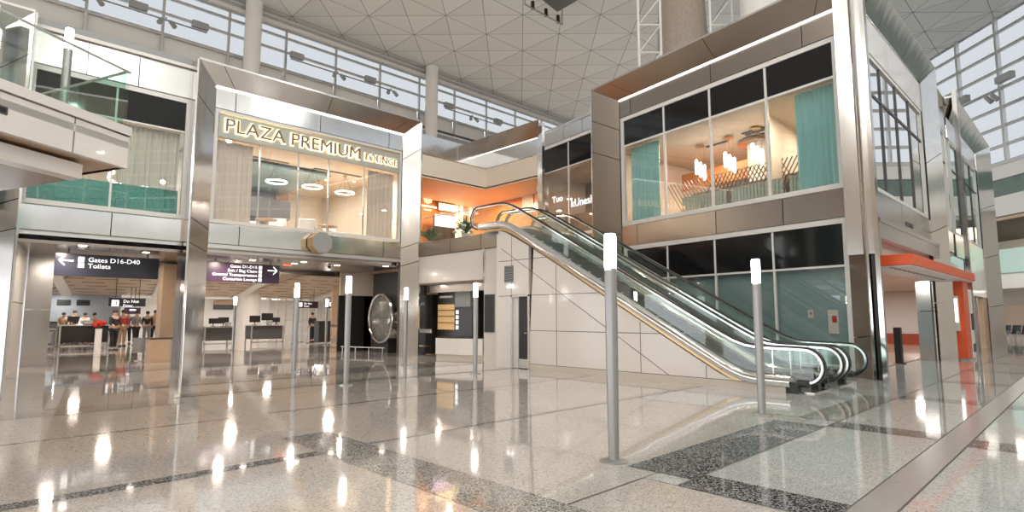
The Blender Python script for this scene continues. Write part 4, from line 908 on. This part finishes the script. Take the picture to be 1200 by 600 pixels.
# back walls of the checkpoint hall
b = B().use('bluegrey').box(-8,8.2,46,46.3,0,3.1).use('black').box(2.6,4.4,45.95,46,2.2,2.55).box(4.8,5.5,45.95,46,2.2,2.55).box(5.8,6.5,45.95,46,2.2,2.55)
b.use('white_plaster').box(8.2,60,56,56.3,0,3.1).use('concourse').box(26,60,42,42.2,0,4)
xq0, xq1 = onY(250,365,55.9).x, onY(273,365,55.9).x
b.use('wood_panel').box(xq0,xq1,55.8,55.95,2.55,2.9).use('dark_grey').box(xq0,xq1,55.8,55.95,2.1,2.55)
struct(b.build('wall_checkpoint_back'))
b = B()
for k in range(16):
    x = 17.3+k*.62; b.use('white_metal').box(x,x+.07,44,44.1,0,3.0)
b.box(17.3,26.7,44,44.1,1.15,1.22).box(17.3,26.7,44,44.1,2.9,3.05); b.use('glass_window').box(17.3,26.7,44.03,44.05,0,3)
struct(b.build('window_12'))
tag(B().use('white_plaster').cyl((15.0,42,0),(15.0,42,3.6),.85,n=32).build('round_column', None, None, True), 'thick pale round column behind the two checkpoint desks', 'column')
tag(B().use('white_metal').box(11.6,12.5,44,44.8,0,3.1).build('square_column'), 'white square column behind the left end of the checkpoint desks', 'column')
# checkpoint desks
def desk(px0, px1, pyb, h, label, nm='checkpoint_desk', body='dark_grey', dep=.9, gr='dark checkpoint desks with steel frames'):
    p0, p1 = G(px0,pyb), G(px1,pyb); y = (p0.y+p1.y)/2; x0 = onY(px0,380,y).x; x1 = onY(px1,380,y).x
    t = thing(nm, label, 'desk', ((x0+x1)/2,y,0), gr)
    B().use(body).box(x0+.08,x1-.08,y+.05,y+dep,.32,h-.05).build('cabinet', None, t)
    B().use('alu').box(x0,x1,y-.02,y+dep+.02,h-.05,h).build('desktop', None, t)
    for x in (x0,x1-.06): B().use('alu').box(x,x+.06,y,y+.06,0,h-.05).build('leg', None, t); B().use('alu').box(x,x+.06,y+dep-.06,y+dep,0,h-.05).build('leg', None, t)
    B().use('alu').box(x0,x1,y,y+.04,.14,.2).build('foot_rail', None, t)
    return t, x0, x1, y
t1_, a0, a1, ay = desk(240,275,407,1.0,'dark checkpoint desk with steel frame left of the round column')
t2_, b0, b1, by = desk(295,333,404.5,1.05,'dark checkpoint desk with steel frame right of the round column')
t3_, c0, c1, cy = desk(70,130,410,1.12,'black checkpoint desk with open frame under the left gates sign', body='black')
desk(44,68,411,.95,'low grey steel table at the left edge of the passage', 'steel_table', 'grey', gr='')
t = thing('long_counter', 'long dark counter behind the black desk, people standing at it', 'counter', (4.5,41.9,0))
B().use('dark_grey').box(2.7,6.3,41.6,42.3,.1,1.15).build('front_panel', None, t); B().use('black').box(2.6,6.4,41.5,42.4,1.15,1.2).build('counter_top', None, t); B().use('black').box(2.8,6.2,41.7,42.3,0,.1).build('plinth', None, t)
for k, (x_, y_, z_, w__, lb_) in enumerate(((a0+1.1,ay+.12,1.0,.22,'small grey printer between the monitors on the left checkpoint desk'),(b0+.95,by+.12,1.05,.22,'small grey printer between the monitors on the right checkpoint desk'),(c0+1.05,cy+.4,1.12,.36,'small grey printer on the black desk under the left gates sign'))):
    t = thing('printer', lb_, 'printer', (x_,y_-.0,z_), 'printers on the checkpoint desks')
    B().use('grey').box(x_-w__/2,x_+w__/2,y_-.15,y_+.15,z_,z_+.2).build('housing', None, t, bevel=.02); B().use('white_metal').box(x_-w__/2+.04,x_+w__/2-.04,y_-.2,y_-.1,z_+.05,z_+.08).build('paper_tray', None, t)
def monitor(x, y, z, w_, rz, label):
    t = thing('monitor', label, 'monitor', (x,y,z), 'monitors on the checkpoint desks')
    B().use('black').box(x-w_/2,x+w_/2,y-.02,y+.03,z+.14,z+.14+w_*.62).build('screen', None, t, bevel=.008)
    B().use('dark_grey').box(x-.02,x+.02,y,y+.04,z+.02,z+.2).build('stand', None, t); B().use('dark_grey').box(x-.11,x+.11,y-.06,y+.1,z,z+.02).build('base', None, t)
for x, y, z, w_, lb in ((a0+.5,ay+.4,1.0,.42,'dark monitor at the left end of the left checkpoint desk'),(a1-.4,ay+.4,1.0,.5,'dark monitor at the right end of the left checkpoint desk'),(b0+.3,by+.4,1.05,.55,'large dark monitor at the left end of the right checkpoint desk'),(b1-.75,by+.4,1.15,.6,'raised dark monitor near the right end of the right checkpoint desk'),(b1-.25,by+.45,1.05,.4,'small dark monitor at the very right end of the right checkpoint desk'),(c0+.5,cy+.4,1.12,.4,'small dark monitor on the black desk under the left gates sign')):
    monitor(x, y, z, w_, 0, lb)
# cabinets, bins, stanchions
p = G(380,402); t = thing('black_cabinet', 'tall black cabinet beside a lamp post in the right passage', 'cabinet', p)
B().use('black').box(p.x-.35,p.x+.35,p.y,p.y+.6,.05,1.2).build('body', None, t, bevel=.02); B().use('dark_grey').box(p.x-.37,p.x+.37,p.y-.02,p.y+.62,1.2,1.24).build('counter_top', None, t)
desk(387,402,401,1.05,'tall narrow steel table right of the black cabinet', 'steel_table', 'wood_panel', .5, gr='')
x0, y0_ = 4.75, 21.7
t = thing('wooden_podium', 'pale wooden podium with black top standing beside the left steel pier', 'podium', (5.1,21.9,0))
B().use('wood_panel').box(4.72,5.3,21.55,22.2,.0,.76).build('body', None, t); B().use('grey').box(5.3,5.65,21.55,22.2,0,.76).build('side_cabinet', None, t); B().use('black').box(4.7,5.67,21.53,22.22,.76,.79).build('counter_top', None, t)
q = G(166,423); t = thing('grey_display_board', 'grey square board on a short steel pedestal left of the wooden podium', 'display board', q)
B().use('grey').box(q.x-.28,q.x+.28,q.y,q.y+.05,.28,.78).build('board', None, t, bevel=.01); B().use('alu').cyl((q.x,q.y+.02,.02),(q.x,q.y+.02,.28),.025,n=10).build('pedestal', None, t); B().use('alu').box(q.x-.2,q.x+.2,q.y-.12,q.y+.16,0,.02).build('base', None, t)
q = Vector((c0+1.35,cy-.5,0)); t = thing('flower_stand', 'white cylinder stand with red flowers in front of the black desk', 'flowers', q)
B().use('white_plaster').cyl(q,q+Vector((0,0,.95)),.13,n=20).build('stand', None, t, True)
leafy(t, q+Vector((0,0,.92)), .25, .4, 30)
for k in range(12): a = random.uniform(0,2*pi); r_ = random.uniform(0,.26); B().use('cloth_red').ball(q+Vector((r_*cos(a),r_*sin(a),1.05+random.uniform(0,.22))),.09,8).build('blossom', None, t, True)
# stanchion posts with belts
prev = None
for k, (px, py, lb) in enumerate(((345,403,'leftmost'),(352,401,'second from left'),(362,402,'third from left'),(371,401,'rightmost'))):
    q = G(px,py); t = thing('queue_barrier_post', 'slim steel queue barrier post before the glass screens, %s of four' % lb, 'barrier post', q, 'queue barrier posts')
    B().use('alu').cyl(q+Vector((0,0,.02)),q+Vector((0,0,.95)),.03,n=10).build('pole', None, t); B().use('dark_grey').cyl(q,q+Vector((0,0,.02)),.17,n=18).build('base', None, t)
q = G(419,399); t = thing('queue_barrier_post', 'dark queue barrier post with a red belt in front of the dark doorway', 'barrier post', q)
B().use('black').cyl(q+Vector((0,0,.02)),q+Vector((0,0,.95)),.035,n=10).build('pole', None, t); B().use('black').cyl(q,q+Vector((0,0,.02)),.18,n=18).build('base', None, t); B().use('red').box(q.x-1.1,q.x+1.1,q.y-.01,q.y+.01,.82,.88).build('belt', None, t)
q = G(419,398); struct(B().use('wood_panel').box(q.x-1.5,q.x+4,q.y+.6,q.y+.8,0,3.5).use('black').box(q.x-.45,q.x+.5,q.y+.55,q.y+.6,0,2.3).build('door_3'))
# silver ring display
RC = onY(446,373,20.9); tr = thing('ring_display', 'large tilted silver ring with glittering mesh face on a black plinth beside the pier', 'sculpture', (RC.x+.1,21,0))
ax = Vector((-1,.03,0)).normalized(); sd = Vector((0,0,1)).cross(ax).normalized()
def ring(c, rx, rz, w_, dep, m, nm, n=40):
    b = B().use(m); R = []
    for i in range(n):
        a = 2*pi*i/n; d_ = sd*rx*cos(a)+Vector((0,0,rz*sin(a))); k = 1-w_/rx
        R.append([b.bm.verts.new(c+d_), b.bm.verts.new(c+d_*k), b.bm.verts.new(c+d_*k-ax*dep), b.bm.verts.new(c+d_-ax*dep)])
    for i in range(n):
        for j in range(4): b.face([R[i][j],R[(i+1)%n][j],R[(i+1)%n][(j+1)%4],R[i][(j+1)%4]])
    return b.build(nm, None, tr, True)
ring(RC, 1.0, 1.0, .05, .5, 'polished', 'outer_ring')
B().use('polished').torus(RC-ax*.0, ax, .97, .06, n=48, m=10).build('rim', None, tr, True); mat('glitter', (.42,.42,.41), .1, 1., bump=1., bscale=45, noise=.8, nscale=14); 
pts = [RC-ax*.06+sd*.94*cos(2*pi*i/40)+Vector((0,0,.94*sin(2*pi*i/40))) for i in range(40)]
B().use('glitter').slab(pts, -ax*.05).build('mesh_face', None, tr)
B().use('black').cyl(RC-ax*.56,RC-ax*.5,.97,n=32).build('back_plate', None, tr); B().use('black').box(RC.x+.12,RC.x+.75,20.5,21.4,.0,RC.z-.8).build('plinth', None, tr)
q = G(424,412); q2 = G(467,415)
t = thing('low_guard_rail', 'low steel guard rail on short posts in front of the silver ring display', 'railing', (12,20.4,0))
b = B().use('alu').cyl((11.7,22.1,.26),(12.35,19.85,.26),.025,n=10); b.build('rail', None, t)
for k in range(4): x = 11.72+k*.2; y = 22.03-k*.7; B().use('alu').cyl((x,y,0),(x,y,.26),.02,n=8).build('post', None, t)
# people
def person(x, y, rz, shirt, legs, label, h=1.72, sit=False, arm=0., z=0.):
    t = thing('person', label, 'person', (x,y,z), 'people at the checkpoint'); t.rotation_euler = (0,0,rz); k = h/1.72
    def skin(nm, verts, edges, radii, m, par):
        me = bpy.data.meshes.new(nm); me.from_pydata([Vector(v)*k for v in verts], edges, []); me.materials.append(MATS[m])
        o = bpy.data.objects.new(nm, me); C.objects.link(o); o.parent = par
        md = o.modifiers.new('skin','SKIN'); sv = me.skin_vertices[0].data
        for i, r in enumerate(radii): sv[i].radius = (r*k, r*k)
        sv[0].use_root = True
        s2 = o.modifiers.new('sub','SUBSURF'); s2.levels = 1; s2.render_levels = 1; return o
    st = .12; hands = []
    V = [(0,0,.95),(0,0,1.15),(0,0,1.38),(0,0,1.48),(0,-.01,1.56),(0,-.015,1.66)]; R = [.12,.11,.12,.055,.085,.075]; E = [(0,1),(1,2),(2,3),(3,4),(4,5)]
    for s in (-1,1):
        i = len(V); V += [(s*.17,0,1.40),(s*.22,-.02-arm*.05,1.14),(s*.2,-.08-arm*.22,.92+arm*.2),(s*.19,-.1-arm*.28,.83+arm*.22)]; R += [.06,.045,.035,.03]; E += [(2,i),(i,i+1),(i+1,i+2),(i+2,i+3)]
        i = len(V); V += [(s*.09,0,.88),(s*.1,-.02+s*.03,.5),(s*.11,.02+s*.06,.09),(s*.12,-.12+s*.06,.04)]; R += [.09,.065,.042,.035]; E += [(0,i),(i,i+1),(i+1,i+2),(i+2,i+3)]
    skin('body', V, E, R, 'skin', t)
    V = [(0,0,.98),(0,0,1.15),(0,0,1.38)]; R = [.135,.13,.14]; E = [(0,1),(1,2)]
    for s in (-1,1):
        i = len(V); V += [(s*.17,0,1.40),(s*.22,-.02-arm*.05,1.14),(s*.2,-.07-arm*.2,.96+arm*.18)]; R += [.075,.06,.05]; E += [(2,i),(i,i+1),(i+1,i+2)]
    skin('shirt', V, E, R, shirt, t)
    V = [(0,0,.93)]; R = [.135]; E = []
    for s in (-1,1):
        i = len(V); V += [(s*.09,0,.86),(s*.1,-.02+s*.03,.5),(s*.11,.02+s*.06,.12)]; R += [.105,.08,.06]; E += [(0,i),(i,i+1),(i+1,i+2)]
    skin('trousers', V, E, R, legs, t)
    B().use('hair').ball((x,y+.0,z+1.665*k),.098*k,12,.9).build('hair', None, t, True)
    for s in (-1,1):
        B().use('black').box(x+s*.12*k-.05,x+s*.12*k+.05,y-.17+s*.06,y+.09+s*.06,z,z+.07).build('shoe', None, t, bevel=.02)
    return t
PP = [(132,410,'cloth_black','cloth_black','person in black standing at the right end of the black desk',.4,.8),
 (72,404,'cloth_tan','cloth_black','person in a tan top behind the left end of the black desk',0,.5),
 (85,403,'cloth_black','cloth_grey','person in a black top behind the middle of the black desk',.3,.6),
 (97,403,'cloth_white','cloth_black','person in a white top behind the black desk, left of the flowers',-.4,.4),
 (108,404,'cloth_tan','cloth_blue','person in tan bending near the red flowers',.9,.9),
 (142,405,'cloth_red','cloth_tan','person with a red top in the queue, right of the one in black',.2,.2),
 (151,403,'cloth_blue','cloth_black','person in dark blue standing in the middle of the queue',-.3,.3),
 (158,404,'cloth_grey','cloth_black','person in a grey top in the queue under the purple sign',.5,.5),
 (165,404,'cloth_black','cloth_grey','person in black with grey trousers near the right end of the queue',2.8,.1),
 (180,402,'cloth_tan','cloth_black','person in a tan top farthest right in the queue',3.0,.4)]
for px, py, s_, l_, lb, rz, am in PP:
    q = G(px, py+.6); person(q.x+(.35 if px == 165 else 0), q.y+(.6 if px in (165,151) else 0), rz, s_, l_, lb, arm=am, h=random.uniform(1.62,1.82))
q = G(398,401); person(q.x-1.0, q.y+1.5, .2, 'cloth_black', 'cloth_black', 'person in black behind the narrow steel table', h=1.7)

# ================================================================== UNDER THE ROOF
# spotlight rails on the left skylight
def spotrail(x0, x1, z, Y, heads, label):
    t = thing('spotlight_rail', label, 'light', ((x0+x1)/2,Y,z), 'spotlight rails at the skylights')
    B().use('grey').cyl((x0,Y,z),(x1,Y,z),.05,n=8).build('rail', None, t)
    for x, kind in heads:
        if kind: B().use('grey').box(x-.45,x+.45,Y-.2,Y+.1,z+.1,z+.5).build('lamp_head', None, t, bevel=.03)
        else: 
            for s in (-1,1): B().use('grey').cyl((x+s*.22,Y-.05,z-.05),(x+s*.4,Y-.3,z-.4),.11,.14,n=12).build('lamp_head', None, t)
        B().use('grey').box(x-.03,x+.03,Y-.05,Y+.05,z-.05,z+.15).build('bracket', None, t)
spotrail(4.2,10,18.7,YC-.6,[(4.3,0),(6.4,1),(7.8,0),(9.6,1)],'spotlight rail with four fittings on the skylight above the left balcony')
spotrail(15.2,23.5,18.75,YC-.6,[(15.6,1),(18.6,0),(21.2,1),(23,0)],'spotlight rail with four fittings on the skylight above the lounge sign')
spotrail(28.2,34.6,18.7,YC-.6,[(28.6,1),(31.2,0),(34.2,1)],'spotlight rail with three fittings on the skylight left of the corner fascia')
t = thing('spotlight_rail', 'spotlight rail with three fittings before the sloping right hand skylight', 'light', FR(4.5,-1,15), 'spotlight rails at the skylights')
def onR(px, py, d=-1.0):
    r = ray(px, py); o = FR(0,d,0); det = -r[0]*RD[1]+RD[0]*r[1]; k = (-o.x*RD[1]+RD[0]*o.y)/det
    return Vector((r[0]*k, r[1]*k, H+r[2]*k))
A_, B_ = onR(1126,126), onR(1183,98)
B().use('grey').cyl(A_,B_,.05,n=8).build('rail', None, t)
for px, py in ((1128,120),(1179,93)): q = onR(px,py); B(lambda s,d,z: q+Vector((RD[0]*s+RN[0]*d, RD[1]*s+RN[1]*d, z))).use('grey').box(-.6,.6,-.25,.1,-.1,.35).build('lamp_head', None, t, bevel=.03)
for px, py in ((1155,114),(1162,111)): q = onR(px,py); B().use('grey').cyl(q,q+Vector((-.1,-.3,-.45)),.13,.16,n=12).build('lamp_head', None, t)
# hanging box with three spots
q = [G(615,-8,20.6), G(640,-22,20.6), G(676,2,20.6), G(655,14,20.6)]
t = thing('ceiling_gantry', 'dark hanging gantry panel with a rail of three small spotlights below the ceiling', 'gantry', q[3])
B().use('dark_grey').slab([G(618,-14,20.9),G(645,-24,20.9),G(676,1,20.9),G(653,14,20.9)], (0,0,.3)).build('panel', None, t)
a_, c_ = G(615,5,20.2), G(659,29,20.2)
b = B().use('grey').cyl(a_,c_,.05,n=8).cyl(a_,a_+Vector((0,0,1.3)),.04,n=6).cyl(c_,c_+Vector((0,0,1.3)),.04,n=6); b.build('rail', None, t)
for k in (.2,.55,.88): p_ = a_.lerp(c_,k); B().use('black').cyl(p_,p_+Vector((.1,.1,.5)),.12,n=10).build('spotlight', None, t)
# tapered tan column with service ladders, and a plain round column, rising behind the right building
q = G(800,60,21.5); cx_, cy_ = q.x*.62, q.y*.62
t = thing('tapered_column', 'tan speckled tapered column rising to the ceiling behind the right building roof', 'column', (cx_,cy_,9.5))
B().use('column_tan').cyl((cx_,cy_,9.3),(cx_,cy_,21.5),1.35,.85,n=32).build('shaft', None, t, True)
rt = Vector((sin(YAW),-cos(YAW),0))
for k, (o_, w_) in enumerate(((-1.5,1.0),(1.15,1.0))):
    t = thing('steel_lattice_mast', 'pale steel lattice mast standing %s the tan tapered column' % ('left of','right of')[k], 'mast', (cx_,cy_,9.5)); t.location = Vector((cx_,cy_,9.4))+rt*o_
    A0 = Vector((cx_-.8,cy_-.8,9.4))+rt*(o_-w_/2-(.3 if k == 0 else -.3)); A1 = A0+rt*w_
    for A in (A0, A1): B().use('white_metal').cyl(A,A+Vector((0,0,12.0)),.055,n=8).build('upright', None, t)
    for j in range(9):
        z = j*1.3; B().use('white_metal').cyl(A0+Vector((0,0,z)),A1+Vector((0,0,z+.0)),.035,n=6).cyl(A0+Vector((0,0,z)),A1+Vector((0,0,z+1.3)),.025,n=6).build('brace', None, t)
q = G(891,10,21.5)*.66
tag(B().use('white_plaster').cyl((q.x,q.y,9.5),(q.x,q.y,21.5),.82,n=32).build('round_column', None, None, True), 'plain white round column behind the right building roof, right of the lattice masts', 'column')

# ================================================================== FAR RIGHT CONCOURSE
b = B(FR).use('concourse').box(-40,9,8.8,9,0,8).use('white_plaster').box(-40,9.4,3,3.4,3.5,4.6).box(-40,9.4,3,9,4.5,4.6).use('wood_panel').box(-40,9.2,8.6,8.8,0,2.4).use('glass_green').box(-40,9.4,2.9,2.95,4.6,6.3)
struct(b.build('wall_concourse'))
for k in range(5):
    q = FR(7.5-k*1.4,8.2,3.5-.1); t = thing('ceiling_downlight', 'square white downlight under the far right mezzanine', 'light', q, 'downlights under the far right mezzanine')
    B().use('down').cyl(q,q+Vector((0,0,.03)),.2,n=12).build('lens', None, t); B().use('white_metal').cyl(q+Vector((0,0,.03)),q+Vector((0,0,.05)),.25,n=12).build('trim_ring', None, t)
def seat(loc, label, src=[]):
    if not src:
        t = thing('waiting_seat', label, 'seat', (0,0,0), 'black waiting seats at the far right')
        B().use('black').box(-.26,.26,-.25,.25,.38,.46).build('seat', None, t, bevel=.02); B().use('black').slab([(-.26,.22,.44),(.26,.22,.44),(.26,.36,.95),(-.26,.36,.95)], (0,.05,0)).build('backrest', None, t)
        for s in (-1,1):
            B().use('grey').slab([(s*.27,-.25,0),(s*.27,-.2,0),(s*.27,0,.6),(s*.27,-.05,.6)], (.03,0,0)).build('leg', None, t); B().use('grey').slab([(s*.27,.25,0),(s*.27,.3,0),(s*.27,.05,.6),(s*.27,0,.6)], (.03,0,0)).build('leg', None, t); B().use('black').box(s*.27-.03,s*.27+.05,-.25,.2,.6,.64).build('armrest', None, t)
        src.append(t); t.location = loc; t.rotation_euler = (0,0,pi*3/4); return t
    return dup(src[0], loc, label, pi*3/4)
for k in range(6):
    q = G(1176,398)+Vector((RD[0]*-.72*k,RD[1]*-.72*k,0))*-1; seat((q.x,q.y,0), 'black waiting seat in the far right concourse, %s' % ('first from the left','second from the left','third from the left','fourth from the left','fifth from the left','nearest the photo edge')[k])
q = G(1188,394); person(q.x+1, q.y+1, 2, 'cloth_black', 'cloth_black', 'person in black standing behind the seats in the far right concourse', h=1.75)['group'] = 'people in the far concourse'

# ================================================================== LIGHT
w = bpy.data.worlds.new('world'); sc.world = w; w.use_nodes = True; nt = w.node_tree
bg = nt.nodes['Background']; bg.inputs[0].default_value = (.93,.965,1.0,1); bg.inputs[1].default_value = 2.7
def area(name, loc, size, power, col=(1,.93,.85), size_y=None, rot=(0,0,0)):
    l = bpy.data.lights.new(name, 'AREA'); l.energy = power; l.color = col; l.size = size
    if size_y: l.shape = 'RECTANGLE'; l.size_y = size_y
    o = bpy.data.objects.new(name, l); C.objects.link(o); o.location = loc; o.rotation_euler = rot; return o
warm = (1,.86,.70)
def grid(name, pts, power, col, sz=.28):
    for p_ in pts: area(name, p_, sz, power/len(pts), col)
grid('passage_light', [(2.2,20,3.33),(4.0,22,3.33)], 70, warm, .2); grid('passage_light', [(6.4,19.8,3.33),(8.6,22.2,3.33),(10.8,20.2,3.33)], 130, warm, .2)
for x in (0,5,10,15,20,25): area('checkpoint_light', (x,29.5,4.05), .4, 110, (1,.88,.75)); area('checkpoint_light', (x,38,3.2), .4, 90, (1,.9,.8))
for x in (12,18,24): area('checkpoint_light', (x,50,2.95), 1, 160, (1,.96,.92))
for x in (1,5): area('checkpoint_light', (x,44.8,2.9), .4, 50, (1,.96,.92))
grid('lounge_light', [(x_,y_,6.95) for x_ in (6.8,8.8,10.8) for y_ in (20.4,23.6)], 220, (1,.92,.8)); area('lounge_light', (6.3,20,7.0), .25, 60, (1,.93,.82)); area('lounge_light', (11.5,20,7.0), .25, 60, (1,.93,.82)); grid('bay_light', [(2,20.5,7.0),(3.8,22,7.0)], 120, (1,.93,.82))  # the two single lounge lights are added to brighten the curtains
grid('shop_light', [FA(s_,d_,7.8) for s_ in (1.9,4,6.2) for d_ in (1.2,3.4,6)], 400, (1,.84,.66), .2)
q = FA(11,2.5,7.7); area('side_bay_light', q, .3, 30, (1,.9,.78))
grid('lobby_light', [(14,20.2,6.9),(16,20.2,6.9),(17.5,19.6,6.9),(17,17.4,6.9)], 310, (1,.72,.46), .2)
grid('kiosk_light', [(13.2,15.4,2.66),(13.2,17.4,2.66)], 35, warm, .15)
grid('side_shop_light', [(x_,y_,2.85) for x_ in (21,27,34) for y_ in (6.5,11)], 480, (1,.95,.9), .3)
q = FR(4,5,7.6); area('concourse_light', q, 8, 500, (1,.9,.78)); q = FR(4,6,3.3); area('concourse_light', q, 6, 150, (1,.93,.85))

for x in (-15, -5, 5, 15):  # invented lamps, added out of view to brighten the hall
    for y in (-30, -20, -10, 0, 9): 
        if x*.72+y*.7 < 12:
            l = bpy.data.lights.new('fill_lamp', 'POINT'); l.energy = 520; l.color = (1,.96,.90); l.shadow_soft_size = .22
            o = bpy.data.objects.new('fill_lamp', l); C.objects.link(o); o.location = (x, y, 15.5)
sc.view_settings.view_transform = 'Standard'; sc.view_settings.look = 'None'; sc.view_settings.gamma = 1; sc.view_settings.use_curve_mapping = False
sc.view_settings.exposure = .42
sc.cycles.use_denoising = True
try: sc.cycles.denoiser = 'OPENIMAGEDENOISE'
except Exception: pass
sc.cycles.max_bounces = 8; sc.cycles.glossy_bounces = 5; sc.cycles.transparent_max_bounces = 12; sc.cycles.diffuse_bounces = 4
sc.cycles.sample_clamp_indirect = 6; sc.cycles.caustics_reflective = False; sc.cycles.caustics_refractive = False
